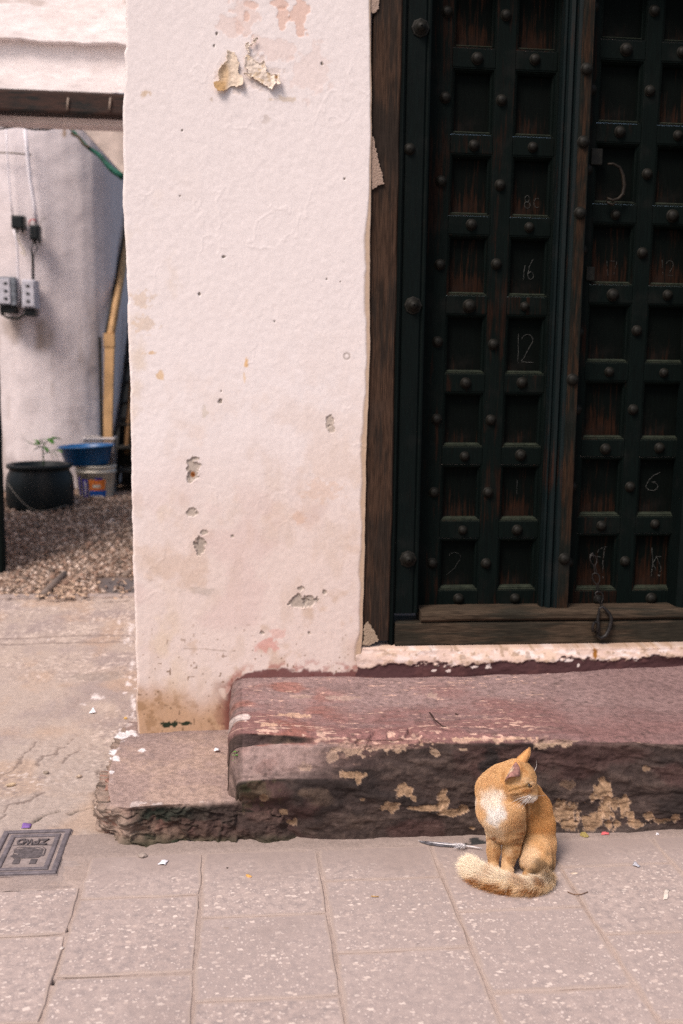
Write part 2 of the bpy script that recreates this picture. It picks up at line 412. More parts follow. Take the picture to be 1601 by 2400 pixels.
for L in deep:
    d = dseg(U_+wob*.5, (V_+wob*.3)*1.5, [(a, b*1.5) for a, b in L]); Z -= .012*ss(6, 1, d); c = mixc(c, (.05, .045, .035), ss(4, 1, d))
for yj in (5.47, 5.60):      # two joints across the lane
    d = np.abs(Y-yj+.012*fbm(X*4, Y*2, 0, 3, 8)); Z -= .004*ss(.02, .004, d); c = mixc(c, (.20, .155, .14), ss(.02, .006, d)*.8)
Z -= .022*inpoly(X, Y, MHQ)
wh = fbm(U_*.12, V_*.14, 0, 4, 51)
for (a, b, rx, ry) in ((306, 1478, 12, 22), (298, 1500, 12, 12), (311, 1560, 8, 14), (303, 1605, 9, 6), (313, 1650, 7, 40), (305, 1590, 16, 8), (290, 1625, 8, 5), (228, 1634, 15, 9), (196, 1652, 12, 5), (284, 1718, 14, 10), (280, 1460, 5, 8), (113, 1500, 3, 3)):
    c = mixc(c, (.68, .62, .61), ss(.95, .7, np.hypot((U_-a)/rx, (V_-b)/ry)+.8*wh+1.1*np.abs(vn(X*110, Y*45, 0, 52)))*.9)
c = mixc(c, (.185, .155, .14), blob(U_, V_, 230, 1585, 70, 9, .5, .03, 9).__lt__(1)*.35)
lane = gridmesh('lane', np.stack([X, Y, Z], -1), M_lane, None, c); tag(lane, kind='structure')
k_ = BM().box(-2.7, -.41, 6.555, 6.66, -.08, .012, .008).obj('kerb', m_plain('kerb_cement', (.30, .245, .225), .2, 25, .9, .5, .2, 0, .004)); tag(k_, kind='structure')

# ------------------------------------------------------------------ house front left of the door
edgeL = np.array([(-200, 288), (0, 291), (60, 294), (110, 295), (124, 291), (150, 295), (250, 288), (300, 287), (400, 289), (470, 288), (560, 293), (640, 296), (700, 300), (800, 301), (900, 304), (1000, 306), (1100, 308), (1200, 309), (1300, 311), (1350, 313), (1400, 315), (1500, 317), (1560, 320), (1640, 319), (1700, 321), (1800, 323)])
edgeR = np.array([(-200, 874), (0, 872), (300, 874), (600, 869), (800, 871), (1100, 861), (1300, 858), (1450, 853), (1530, 850), (1800, 846)])
def edge_x(tab, zs):
    out = []
    zz = np.array([Wl(p[1], p[0])[2] for p in tab]); xx = np.array([Wl(p[1], p[0])[0] for p in tab])
    o = np.argsort(zz); return np.interp(zs, zz[o], xx[o])
zs = np.concatenate([np.linspace(0.0, .1, 6), np.arange(.11, 2.86, .0034), np.linspace(2.9, 6.2, 40)])
xl = edge_x(edgeL, zs) + .0025*fbm(zs*9, 3, 0, 4, 2) + .0012*fbm(zs*40, 3, 0, 3, 2); xr = edge_x(edgeR, zs)+.0015*fbm(zs*12, 9, 0, 4, 2)
sfr = np.linspace(0, 1, 262)
n0 = 8; n1 = 7
cols = []
Yw = 3.70
for i, dy in enumerate(np.linspace(3.5, .03, n0)): cols.append((xl+.0, Yw+dy+0*zs))           # lane side of the house
for a in np.linspace(0, math.pi/2, 7)[:-1]: cols.append((xl+.010*(1-math.sin(a))*0+.010-.010*math.cos(a), Yw+.010*(1-math.sin(a))+0*zs))
for s in sfr: cols.append((xl+.010+(xr-.006-xl-.010)*s, Yw+0*zs))
for a in np.linspace(0, math.pi/2, 5)[1:]: cols.append((xr-.006+.006*math.sin(a), Yw+.006*(1-math.cos(a))+0*zs))
cols.append((xr, Yw+.03+0*zs)); cols.append((xr, Yw+.2+0*zs))
P = np.zeros((len(cols), len(zs), 3)); P[..., 2] = zs
for i, (a, b) in enumerate(cols): P[i, :, 0] = a; P[i, :, 1] = b
Nn = gnormals(P); Nn[Nn[..., 1] > .5] *= -1
uv = proj(P); U_, V_ = uv[..., 0], uv[..., 1]; Xw, Zw = P[..., 0], P[..., 2]
front = ss(3.9, 3.72, P[..., 1])
H = .0022*fbm(Xw*2, Zw*1.4, P[..., 1], 2, 61) + .00035*fbm(Xw*14, Zw*12, 0, 4, 62)*(.6+.8*ss(500, 1300, V_)) + .00035*fbm(Xw*60, Zw*55, 0, 3, 63)
rid = fbm(Xw*9, Zw*7, 3, 4, 64); H += .0007*ss(.10, 0, np.abs(rid))*ss(0, .5, fbm(Xw*4, Zw*4, 0, 2, 65))   # trowel ridges and old paint skins
big = fbm(Xw*1.6, Zw*1.1, 0, 4, 66); med = fbm(Xw*6, Zw*5, 0, 5, 67); fin = fbm(Xw*30, Zw*30, 0, 4, 68)
c = np.full(P.shape, (.83, .755, .745))
low = ss(900, 1500, V_ + 260*big)
c = mixc(c, (.70, .57, .51), low*.75)
c = mixc(c, (.66, .50, .40), ss(.0, .8, med+.3*fin)*ss(600, 1300, V_)*.42)
c = mixc(c, (.60, .47, .38), ss(.1, .7, fbm(Xw*16, Zw*9, 4, 5, 74))*ss(850, 1200, V_)*.32)
c = mixc(c, (.66, .50, .47), ss(.15, .6, fbm(Xw*4, Zw*5, 8, 5, 75))*ss(1000, 1300, V_)*.4)
c = mixc(c, (.70, .56, .42), ss(.25, .8, fbm(Xw*8, Zw*6, 0, 5, 69))*ss(420, 300, U_-60+80*big)*ss(250, 900, V_)*.5)
c = mixc(c, (.54, .40, .30), ss(.1, .6, med+.3*fin)*ss(1250, 1450, V_)*.45)
# brown splash zone at the foot
foot = ss(1555, 1660, V_+28*med+25*big)*ss(600, 520, U_)
c = mixc(c, (.47, .29, .165), foot*.85); c = mixc(c, (.30, .18, .10), foot*ss(.1, .6, fin+.5*med)*.6)
spk = vn(Xw*90, Zw*90, 0, 70); c = mixc(c, (.22, .14, .09), ss(.80, .9, spk)*ss(1380, 1600, V_)*.8)
# peach skins of old colour near the top
for (a, b, rx, ry, s_) in ((662, 50, 14, 30, 1), (706, 35, 22, 42, 1), (655, 5, 26, 14, 1), (575, 30, 34, 45, .45), (590, 12, 22, 12, .7), (540, 60, 30, 30, .4), (640, 110, 60, 30, .35), (578, 35, 6, 16, .9), (730, 170, 40, 60, .25)):
    m_ = ss(1.0, .85, blob(U_, V_, a, b, rx, ry, .6, .05, 71)); c = mixc(c, (.74, .50, .41), m_*.75*s_); H -= .0012*m_*s_
m_ = ss(1.05, .85, blob(U_, V_, 575, 175, 62, 34, .7, .06, 73)); c = mixc(c, (.72, .60, .54), m_*.5); H -= .001*m_
for (a, b, rx, ry, cc, s_) in ((337, 222, 16, 10, (.58, .40, .22), .6), (577, 848, 5, 14, (.72, .43, .16), .8), (573, 885, 3, 16, (.75, .5, .25), .5), (376, 882, 10, 12, (.70, .46, .22), .7), (352, 828, 16, 6, (.70, .46, .24), .7),
                           (668, 232, 36, 8, (.55, .42, .28), .5), (497, 232, 4, 10, (.5, .4, .3), .5), (630, 1512, 30, 16, (.62, .28, .24), .6), (650, 1488, 26, 12, (.66, .34, .29), .4), (470, 1385, 45, 9, (.45, .38, .33), .5),
                           (625, 280, 10, 10, (.45, .37, .32), .4), (700, 1215, 22, 14, (.66, .44, .32), .45), (760, 1150, 50, 28, (.70, .52, .42), .5), (330, 700, 30, 22, (.66, .5, .36), .5), (340, 760, 30, 22, (.66, .5, .36), .5), (480, 960, 8, 16, (.5, .42, .3), .4)):
    c = mixc(c, cc, ss(1.05, .6, blob(U_, V_, a, b, rx, ry, .6, .09, 72))*s_)
for cpx, cpy, rx, ry, s_, sd_ in ((453, 1098, 14, 24, 1, 1), (446, 1118, 9, 12, 1, 7), (448, 1203, 13, 10, .8, 2), (469, 1280, 12, 24, 1.4, 3), (478, 1250, 9, 6, .8, 9), (700, 1412, 20, 16, 1.2, 4), (724, 1408, 16, 13, 1.2, 5), (704, 1380, 9, 6, 1, 6), (762, 1388, 6, 8, 1.2, 4),
                            (773, 990, 9, 15, .7, 8), (777, 1005, 7, 10, .7, 2), (516, 940, 5, 5, 2, 3), (519, 917, 2.5, 2.5, 2, 3), (615, 1484, 5, 4, 1, 3), (545, 1257, 4, 4, 1, 3), (725, 1484, 3, 3, 1, 3), (508, 80, 3, 4, 2, 3), (502, 107, 3, 4, 2, 3), (755, 150, 2, 4, 2, 3),
                            (422, 460, 2, 3, 2, 3), (467, 690, 3, 4, 2, 3), (644, 753, 2, 2, 2, 3), (798, 660, 2, 2, 2, 3), (807, 420, 2, 2, 2, 3), (427, 306, 2, 4, 2, 3), (525, 602, 4, 3, 1.5, 3), (1e3*.766, 655, 2, 2, 2, 3)):
    m_ = ss(1.02, .9, blob(U_, V_, cpx, cpy, rx, ry, .45, .11, 80+sd_)); H -= .0035*m_*min(s_, 1.3)
    rim = ss(1.25, 1.05, blob(U_, V_, cpx, cpy, rx, ry, .45, .11, 80+sd_))*(1-m_); H += .0008*rim
    body = np.array((.53, .45, .385))*(1.2-.32*min(s_, 1.8)); c = mixc(c, (.26, .20, .16), ss(1.16, 1.02, blob(U_, V_, cpx, cpy, rx, ry, .45, .11, 80+sd_))*ss(.86, .98, blob(U_, V_, cpx, cpy, rx, ry, .45, .11, 80+sd_))*.7*(V_ < cpy+ry*.3)); c = mixc(c, body, m_*.9)
    c = mixc(c, body*.7, m_*ss(.1, .5, vn(U_*.35, V_*.35, 0, 5))*.5)
m_ = ss(1.5, .8, np.hypot((U_-452)/5, (V_-1112)/6)); c = mixc(c, (.28, .10, .03), m_)
m_ = ss(2.6, 1.2, np.abs(np.hypot(U_-813, V_-835)-7)); c = mixc(c, (.35, .30, .27), m_*.7); H -= .001*m_
m_ = ss(2, .8, dseg(U_, V_, [(432, 1520), (480, 1521), (530, 1526)])+.8*med); c = mixc(c, (.42, .33, .28), m_*.6)
m_ = ss(2, .8, dseg(U_, V_, [(805, 372+60), (765, 400), (760, 416)])*1.0+3); c = mixc(c, (.6, .3, .2), m_)
# tan edge by the casing
c = mixc(c, (.64, .48, .41), ss(800, 850, U_+20*med)*ss(1470, 1510, V_+12*fin)*.8)
te = ss(16, 9, (xr[None, :]-Xw)*606*(1+1.3*ss(560, 380, V_)+.35*fbm(Zw*9, 2, 0, 4, 7)))*front
c = mixc(c, (.50, .36, .25), te*.9); H -= .003*te
c = mixc(c, (.70, .62, .60), ss(.004, .001, np.abs(Xw-xl[None, :]-.004))*front*.4)
# maroon paint brushed up the wall along the top of the step
pl_x = [505, 540, 556, 575, 610, 680, 800, 930, 1100]; pl_t = [1668, 1608, 1590, 1579, 1572, 1568, 1573, 1570, 1560]
ptop = np.interp(U_, pl_x, pl_t)+7*fbm(U_*.06, V_*.06, 0, 4, 90)
mar = ss(-2, 5, V_-ptop)*ss(515, 535, U_+10*med)
c = mixc(c, (.135, .040, .040), mar*.92)
c = mixc(c, (.36, .13, .11), ss(26, 4, np.abs(ptop-V_))*(V_ < ptop)*ss(510, 540, U_)*ss(-.2, .4, fin+.4*med)*.65)
c = mixc(c, (.24, .10, .08), ss(470, 535, U_+30*med)*ss(1585, 1620, V_)*ss(-.15, .25, fbm(Xw*30+Zw*12, Zw*22, 0, 5, 76))*ss(600, 560, U_)*.85)
c = mixc(c, (.025, .035, .022), ss(1.1, .8, blob(U_, V_, 392, 1698, 20, 7, .6, .1, 91))); c = mixc(c, (.025, .035, .022), ss(1.1, .8, blob(U_, V_, 430, 1696, 18, 6, .6, .1, 92)))
P2 = P + Nn*(H*ss(4.6, 3.75, P[..., 1]))[..., None]
house = thing('plaster_wall', 'tall off-white plaster house wall with chipped and peeling paint left of the dark door', 'wall', (0, 0, 0))
gridmesh('plaster_face', P2, M_plaster, house, c, flip=False)
# the rest of the same house: over the door, right of it, the roof slab
bm = BM(); bm.box(.505, 1.93, 3.70, 4.1, 3.16, 6.2); bm.box(1.93, 4.2, 3.70, 4.1, .3, 6.2); bm.box(-.385, 4.2, 4.12, 7.15, 3.3, 6.2)
M_pw = m_plain('limewash', (.78, .68, .66), .06, 8, .92, .3, .15, 0, .003)
bm.obj('upper_wall', M_pw, house)
# rough plaster band and maroon skirting below the threshold
xs = np.linspace(.452, 2.4, 570); zz = np.linspace(.28, .452, 56)
X, Z = np.meshgrid(xs, zz, indexing='ij')
Y0 = 3.710-.042*ss(.452, .72, X) + .012*fbm(X*2.2, Z*6, 0, 3, 95)*ss(.46, .60, X) - .010*ss(.445, .40, Z)
P = np.stack([X, Y0, Z], -1); uv = proj(P); U_, V_ = uv[..., 0], uv[..., 1]
n1_ = fbm(X*14, Z*22, 0, 5, 96); n2_ = fbm(X*50, Z*70, 0, 3, 97)
bt = np.interp(U_, [840, 930, 1000, 1200, 1400, 1601, 1800], [1573, 1560, 1563, 1556, 1549, 1540, 1530])-4
edge = bt - V_ + 9*n1_ + 5*n2_                     # >0 : bare plaster above the maroon line
c = np.full(P.shape, (.66, .50, .43)); c = mixc(c, (.60, .44, .33), ss(-.1, .6, n1_+.6*n2_)*.6); c = mixc(c, (.76, .64, .60), ss(.0, .7, fbm(X*24, Z*60, 0, 5, 98)))
c = mixc(c, (.24, .165, .11), ss(.45, .7, n2_+.35*n1_)*.55)
c = mixc(c, (.26, .17, .10), ss(12, 0, V_-1512+4*n1_)*.7)
c = mixc(c, (.30, .13, .03), ss(1.1, .6, blob(U_, V_, 1393, 1532, 7, 16, .4, .1, 99)))
mm = ss(2, -2, edge); c = mixc(c, (.078, .038, .040), mm); c = mixc(c, (.14, .065, .062), mm*ss(0, .6, n1_)*.5)
for a, b, rx, ry in ((1018, 1571, 7, 3), (1050, 1572, 6, 3), (1146, 1562, 7, 6), (1112, 1563, 8, 3), (1357, 1559, 4, 4), (1330, 1548, 12, 4)):
    c = mixc(c, (.72, .62, .58), ss(1.05, .85, blob(U_, V_, a, b, rx, ry, .6, .15, 77)))
c = mixc(c, (.64, .50, .44), ss(.60, .48, X)*ss(0, 6, edge)*.7)
P[..., 1] -= .006*ss(-2, 3, edge)*ss(.45, .56, X) + .002*n1_ + .0012*n2_
P[:, -1, 1] = 3.76; P[:, -2, 1] += .012; P[:, -1, 2] += .002; P[:, -3, 1] += .004
gridmesh('plaster_band', P, M_plaster, house, c)

# peeled flakes curling off the wall
def flake(poly, curl, colf, seed, off=.0015):
    poly = [(460+a/6.533, 60+b/6.533) for a, b in poly]
    xs_ = [p[0] for p in poly]; ys_ = [p[1] for p in poly]
    st = .72; gx = np.arange(min(xs_)-2, max(xs_)+2, st); gy = np.arange(min(ys_)-2, max(ys_)+2, st)
    A, B = np.meshgrid(gx, gy, indexing='ij')
    wx = A+3.0*fbm(A*.14, B*.14, 0, 4, seed); wy = B+2.2*fbm(A*.18, B*.18, 5, 3, seed+1)
    ins = inpoly(wx, wy, poly); d = dseg(wx, wy, poly+[poly[0]])
    hh = curl(A, B, d)
    V = []; idx = {}; Fc = []; C = []
    p0 = Wl(460, 60); ex = (Wl(461, 60)-p0); ez = (Wl(460, 61)-p0)
    for i in range(A.shape[0]-1):
        for j in range(A.shape[1]-1):
            if ins[i, j] and ins[i+1, j] and ins[i, j+1] and ins[i+1, j+1]:
                q = []
                for a, b in ((i, j), (i+1, j), (i+1, j+1), (i, j+1)):
                    if (a, b) not in idx:
                        pt = p0+ex*(A[a, b]-460)+ez*(B[a, b]-60); h = hh[a, b]
                        idx[(a, b)] = len(V); V.append((pt[0], 3.698-off-h, pt[2])); C.append(colf(A[a, b], B[a, b], h, d[a, b]))
                    q.append(idx[(a, b)])
                Fc.append(q)
    o = mesh('plaster_flake', V, Fc, M_plaster, house, np.array(C), True)
    md = o.modifiers.new('thickness', 'SOLIDIFY'); md.thickness = .0016; md.offset = 0; sm_ = o.modifiers.new('soft', 'SMOOTH'); sm_.iterations = 3; o.modifiers.move(1, 0)
    return o
def curl1(A, B, d):
    bowl = np.hypot((A-528)/16, (B-178)/32)
    lip = .011*ss(.2, 1.15, bowl)*ss(545, 520, A)
    right = .003*ss(540, 556, A)+.010*ss(555, 570, A)*ss(175, 205, B)
    return lip+right+.0008*fbm(A*.13, B*.13, 0, 3, 5)+.0010*ss(6, 0, d)
def col1(a, b, h, d):
    t = float(ss(1.15, .35, np.hypot((a-526)/17, (b-176)/36))); n = float(fbm(a*.3, b*.3, 0, 3, 3))
    base = np.array((.75, .62, .50))*(1+.12*n); base = base*(1-t)+np.array((.66, .48, .31))*(1+.12*n)*t
    u = float(ss(185, 200, b)*ss(540, 525, a)); return base*(1-u)+np.array((.56, .36, .18))*u
pass
flake([(470, 380), (600, 420), (660, 600), (670, 780), (730, 800), (730, 930), (650, 960), (550, 950), (430, 1040), (330, 1040), (270, 900), (340, 850), (335, 700), (470, 540)], curl1, col1, 3)
def curl2(A, B, d):
    f = .003+.0012*np.sin((A-B)*.16)+.0016*fbm(A*.10, B*.10, 0, 3, 9)
    return f + .010*ss(638, 650, A)*ss(160, 190, B)*(1+.5*np.sin((A-640)*.4)) + .006*ss(208, 216, B)*ss(620, 635, A) + .003*ss(5, 0, d)
def col2(a, b, h, d):
    n = float(fbm(a*.3, b*.3, 0, 3, 4)); t = float(ss(.2, .6, fbm(a*.12, b*.12, 0, 3, 14)))
    v = np.array((.78, .67, .58))*(1+.08*n)*(1-t)+np.array((.68, .54, .40))*t
    k = float(ss(6, 2, np.hypot(a-650, b-185))); return v*(1-k)+np.array((.45, .27, .13))*k
flake([(780, 430), (830, 500), (980, 580), (1050, 540), (1100, 720), (1200, 760), (1310, 770), (1310, 940), (1230, 930), (1190, 1020), (1100, 970), (1030, 920), (940, 870), (860, 810), (750, 640), (755, 520)], curl2, col2, 8)
flake([(800, 450), (765, 330), (770, 270), (850, 285), (885, 200), (930, 180), (950, 210), (915, 290), (840, 330), (840, 450)], lambda A, B, d: .004+.004*fbm(A*.3, B*.3, 0, 3, 2)+.004*ss(100, 92, B), col2, 18, .003)
flake([(740, 730), (800, 740), (870, 800), (830, 835), (790, 790), (735, 750)], lambda A, B, d: .003+.003*fbm(A*.3, B*.3, 0, 3, 2), col1, 28, .003)

# a smear of plaster left on the casing board
def smear(pts, name, col_, y=3.7125, st=.55):
    gx_ = np.arange(min(p[0] for p in pts)-2, max(p[0] for p in pts)+2, st); gy_ = np.arange(min(p[1] for p in pts)-2, max(p[1] for p in pts)+2, st)
    A, B = np.meshgrid(gx_, gy_, indexing='ij'); wx = A+2.5*fbm(A*.2, B*.2, 0, 4, 6); ins = inpoly(wx, B+2*fbm(A*.2, B*.2, 9, 4, 7), pts); V = []; Fc = []; ix = {}
    for i in range(A.shape[0]-1):
        for j in range(A.shape[1]-1):
            if ins[i, j] and ins[i+1, j] and ins[i+1, j+1] and ins[i, j+1]:
                q = []
                for a, b in ((i, j), (i+1, j), (i+1, j+1), (i, j+1)):
                    if (a, b) not in ix:
                        p = Wl(A[a, b], B[a, b], y); ix[(a, b)] = len(V); V.append((p[0], y-.0015*float(abs(vn(A[a, b]*.3, B[a, b]*.3, 0, 2))), p[2]))
                    q.append(ix[(a, b)])
                Fc.append(q)
    o = mesh(name, V, Fc, M_plaster, house, np.tile(np.array(col_), (len(V), 1)), True); md = o.modifiers.new('t', 'SOLIDIFY'); md.thickness = .003; md.offset = -1; sm_ = o.modifiers.new('soft', 'SMOOTH'); sm_.iterations = 5; o.modifiers.move(1, 0)
smear([(868, 318), (876, 322), (886, 370), (901, 432), (884, 438), (870, 446)], 'plaster_smear', (.34, .25, .20))
smear([(866, -5), (890, -5), (888, 22), (876, 32), (868, 28)], 'plaster_smear', (.36, .27, .22))
smear([(852, 1470), (862, 1455), (878, 1478), (888, 1500), (866, 1514), (850, 1512)], 'plaster_smear', (.34, .26, .19), 3.708)

# ------------------------------------------------------------------ the double door
door = thing('wooden_door', 'massive dark double door with iron bosses, sunk panels and chalked numbers', 'door', (0, 0, 0))
ZT = 3.25
# rough brown board against the plaster, as a worn strip
def strip(name, xa, xb, y, z0, z1, m, wav=.002, bev=.004, parent=door, seed=1, depth=.05):
    zs_ = np.arange(z0, z1+.001, .02); n = len(zs_)
    L = xa + wav*fbm(zs_*7, seed, 0, 4, seed); Rr = xb + wav*fbm(zs_*5, seed+5, 0, 4, seed)
    V = []; Fc = []
    for i, z in enumerate(zs_):
        wv = .0015*math.sin(z*3+seed)
        V += [(L[i], y+depth, z), (L[i], y+bev+wv, z), (L[i]+bev, y+wv, z), (Rr[i]-bev, y+wv, z), (Rr[i], y+bev+wv, z), (Rr[i], y+depth, z)]
    for i in range(n-1):
        for k in range(5): Fc.append((i*6+k, i*6+k+1, i*6+k+7, i*6+k+6))
    Fc.append(tuple(range(6))[::-1]); Fc.append(tuple(range((n-1)*6, n*6)))
    return mesh(name, V, Fc, m, parent)
strip('casing_board', .478, .584, 3.716, .47, ZT, M_casing, .003, .005, door, 2)
strip('casing_board', 1.80+.035, 1.93, 3.716, .47, ZT, M_casing, .003, .005, door, 3)
bm = BM()
for a, b, y in ((.584, .590, 3.722), (.590, .5955, 3.716), (.5955, .602, 3.724)): bm.box(a, b, y, 3.80, .452, ZT)
bm.obj('bead', M_frame, door)
bm = BM().prism([(.602, 3.735), (.612, 3.728), (.672, 3.728), (.680, 3.734), (.686, 3.728), (.693, 3.73), (.701, 3.745), (.703, 3.84), (.602, 3.84)], .575, ZT)
bm.obj('door_frame', M_frame, door)
bm = BM().prism([(1.835, 3.735), (1.825, 3.728), (1.765, 3.728), (1.748, 3.745), (1.746, 3.84), (1.835, 3.84)], .575, ZT); bm.obj('door_frame', M_frame, door)
bm = BM().box(.602, 1.835, 3.70, 3.84, 3.05, 3.3, .01); bm.obj('head_beam', M_frame, door)
# threshold: a round-edged rail over a heavy beam with a long split
def thr(name, z0, z1, yf, x0, x1, seed, r=.006):
    xs_ = np.arange(x0, x1, .02); V = []; Fc = []
    for i, x in enumerate(xs_):
        a = .0025*float(fbm(x*4, seed, 0, 4, seed)); b = .002*float(fbm(x*7, seed+3, 0, 3, seed)); h = z0+b; t = z1+a*.6
        V += [(x, yf+.13, h), (x, yf+r+a, h), (x, yf+a, h+r), (x, yf+a*.5, t-r*1.5), (x, yf+r*.4+a, t-r*.4), (x, yf+r*1.6+a, t), (x, yf+.13, t)]
    n = len(xs_)
    for i in range(n-1):
        for k in range(6): Fc.append((i*7+k, (i+1)*7+k, (i+1)*7+k+1, i*7+k+1))
    Fc.append(tuple(range(7))); Fc.append(tuple(range((n-1)*7, n*7))[::-1])
    return mesh(name, V, Fc, M_sill, door)
thr('threshold_beam', .449, .541, 3.706, .606, 1.90, 4)
thr('threshold_rail', .545, .586, 3.700, .705, 1.90, 6, .010)

def boss(r):
    bm = BM(); pr = [(r*1.18, .0), (r*1.16, .003), (r*1.0, .004)] + [(r*math.cos(a), .004+r*.72*math.sin(a)) for a in np.linspace(.15, 1.5, 5)]
    bm.lathe(pr, axis='y', n=16); return bm.data('boss', M_boss)
ME_BOSS, ME_BIG = boss(.0185), boss(.021)
def ornate():
    bm = BM()
    bm.lathe([(.034, 0), (.033, .004), (.027, .006)], axis='y', n=8, smooth=False)
    bm.lathe([(.026, .005), (.024, .009), (.019, .011), (.016, .020), (.010, .026), (.003, .028)], axis='y', n=16); return bm.data('rosette', M_boss)
ME_ROS = ornate()
for px, py in ((991, 66), (968, 716), (963, 1310)):
    p = Wl(px, py, 3.728); inst('rosette', ME_ROS, door, (float(np.clip(p[0], .645, .652)), 3.728, p[2]))
p = Wl(960, 350, 3.73); inst('boss', ME_BOSS, door, (p[0], 3.729, p[2]))

# centre post, moulded, fixed to the right edge of the left leaf
pp = [(1.198, 3.80), (1.200, 3.765), (1.206, 3.757), (1.213, 3.765), (1.219, 3.752), (1.231, 3.744), (1.240, 3.757), (1.246, 3.744), (1.257, 3.740), (1.300, 3.740), (1.307, 3.748), (1.310, 3.80)]
bm = BM().prism([(x-.004, y) for x, y in pp], .572, 3.05)
bm.obj('centre_post', M_post, door)
BM().box(1.2545, 1.298, 3.7375, 3.75, .573, 3.05, .002).obj('post_batten', M_batten, door)
for px, py in ((1399, 335), (1351, 500), (1329, 890), (1305, 1310)):
    p = Wl(px, py, 3.74); inst('boss', ME_BIG, door, (1.276, 3.740, p[2]))
p = Wl(1380, 150, 3.74); inst('boss', ME_BIG, door, (1.276, 3.740, p[2]-.02))

# the leaves: stiles, rails, sunk panels with stepped mouldings, bosses
FY = 3.818
def panel_mesh(wd, ht):
    bm = BM(); steps = [(0, .0), (.004, .0), (.006, .006), (.009, .0045), (.012, .013), (.0145, .015), (.016, .032)]
    rings = []
    for ins, dy in steps:
        a, b = wd/2-ins, ht/2-ins; rings.append([bm.b.verts.new((x, dy, z)) for x, z in ((-a, -b), (a, -b), (a, b), (-a, b))])
    for A, B in zip(rings, rings[1:]):
        for k in range(4): bm.b.faces.new((A[k], A[(k+1) % 4], B[(k+1) % 4], B[k]))
    f = bm.b.faces.new(rings[-1]); f.material_index = 1
    return bm.data('panel', M_leaf, M_panel)
def leaf(x0, cols, x1, rails, hinge):
    lf = inst('door_leaf', None, door, (0, 0, 0))
    zb, zt = rails[0]-.032, rails[-1]+.03
    xs_ = [x0]+[v for c in cols for v in c]+[x1]
    nz = [0]
    for a, b in zip(xs_[0::2], xs_[1::2]):
        if b-a > .01:
            BM().box(a, b, FY, FY+.05, zb, zt, .003).obj('stile', M_leaf, lf)
    hs = .034
    pm = {}
    for k, z in enumerate(rails):
        for a, b in cols: BM().box(a+.0005, b-.0005, FY+.002, FY+.05, z-hs, z+hs, .003).obj('rail', M_leaf, lf)
        if k < len(rails)-1:
            z1 = rails[k+1]
            for a, b in cols:
                key = (round(b-a, 3), round(z1-z-2*hs, 3))
                if key not in pm: pm[key] = panel_mesh(b-a, z1-z-2*hs)
                inst('panel', pm[key], lf, ((a+b)/2, FY+.004, (z+z1)/2))
    return lf
railsL = [.610, .889, 1.182, 1.465, 1.762, 2.058, 2.353, 2.660, 2.955]
railsR = [.603, .906, 1.215, 1.516, 1.815, 2.118, 2.415, 2.715, 2.99]
colsL = [(.792, .955), (1.030, 1.192)]; colsR = [(1.352, 1.530), (1.592, 1.782)]
LL = leaf(.706, colsL, 1.235, railsL, 0); RL = leaf(1.290, colsR, 1.842, railsR, 1)
def bosses(lf, rails, bx, sx):
    for k, z in enumerate(rails):
        for x in bx: inst('boss', ME_BOSS if random.random() < .7 else ME_BIG, lf, (x+random.uniform(-.006, .006), FY+.001, z+random.uniform(-.005, .005))).scale = (random.uniform(.85, 1.1),)*3
        if k < len(rails)-1:
            for x in sx: inst('boss', ME_BOSS, lf, (x+random.uniform(-.004, .004), FY, (z+rails[k+1])/2+.005+random.uniform(-.006, .006)))
bosses(LL, railsL, (.880, 1.104), (.764, .984)); bosses(RL, railsR, (1.448, 1.674), (1.322, 1.557, 1.805))

# chalk figures on the panels
def chalk(lf, strokes, name='chalk_number', w_=.0017, y=FY+.0346):
    bm = BM()
    for st in strokes:
        pts = [Wl(a, b, y) for a, b in st]
        out = []
        for p, q in zip(pts, pts[1:]):
            for t in np.linspace(0, 1, 6)[:-1]: out.append(p+(q-p)*t)
        out.append(pts[-1])
        out = [out[0]+(out[-1]-out[0])*0]+out[1:] if False else out; run = []
        for p in out:
            run.append(Vector((p[0]+random.gauss(0, .0007), y, p[2]+random.gauss(0, .0007))))
            if len(run) > 2 and random.random() < .22:
                bm.tube(run, [w_*random.uniform(.25, .75) for _ in run], 5); run = [run[-1]] if random.random() < .5 else []
        if len(run) > 1: bm.tube(run, [w_*random.uniform(.25, .75) for _ in run], 5)
    return bm.obj(name, M_chalk, lf)
def arc(cx, cy, rx, ry, a0, a1, n=9): return [(cx+rx*math.cos(R(a)), cy+ry*math.sin(R(a))) for a in np.linspace(a0, a1, n)]
chalk(LL, [arc(1236, 466, 5, 8, 60, 380)+arc(1236, 481, 7, 8, -80, 270), arc(1259, 476, 8, 11, -60, -300)])
chalk(LL, [[(1231, 622), (1228, 640), (1227, 658)], [(1250, 608), (1241, 625), (1237, 642)]+arc(1244, 646, 7, 9, 180, -170)])
chalk(LL, [[(1215, 783), (1214, 856)], arc(1236, 797, 13, 13, 190, 375)+[(1228, 838), (1222, 848), (1250, 850)]])
chalk(LL, [[(1212, 1125), (1211, 1160)]], w_=.0012)
chalk(LL, [arc(1066, 1305, 14, 10, 200, 380)+[(1066, 1330), (1042, 1352)]], w_=.001)
chalk(RL, [[(1422, 610), (1424, 648)], [(1430, 612), (1446, 612), (1438, 645)]], w_=.0012)
chalk(RL, [[(1552, 610), (1554, 645)], arc(1570, 620, 8, 9, 190, 370)+[(1566, 645), (1580, 647)]], w_=.0011)
chalk(RL, [[(1547, 1108), (1533, 1113), (1522, 1124), (1514, 1138)]+arc(1528, 1140, 14, 10, 170, -95), [(1528, 1130), (1540, 1129)]], w_=.0020)
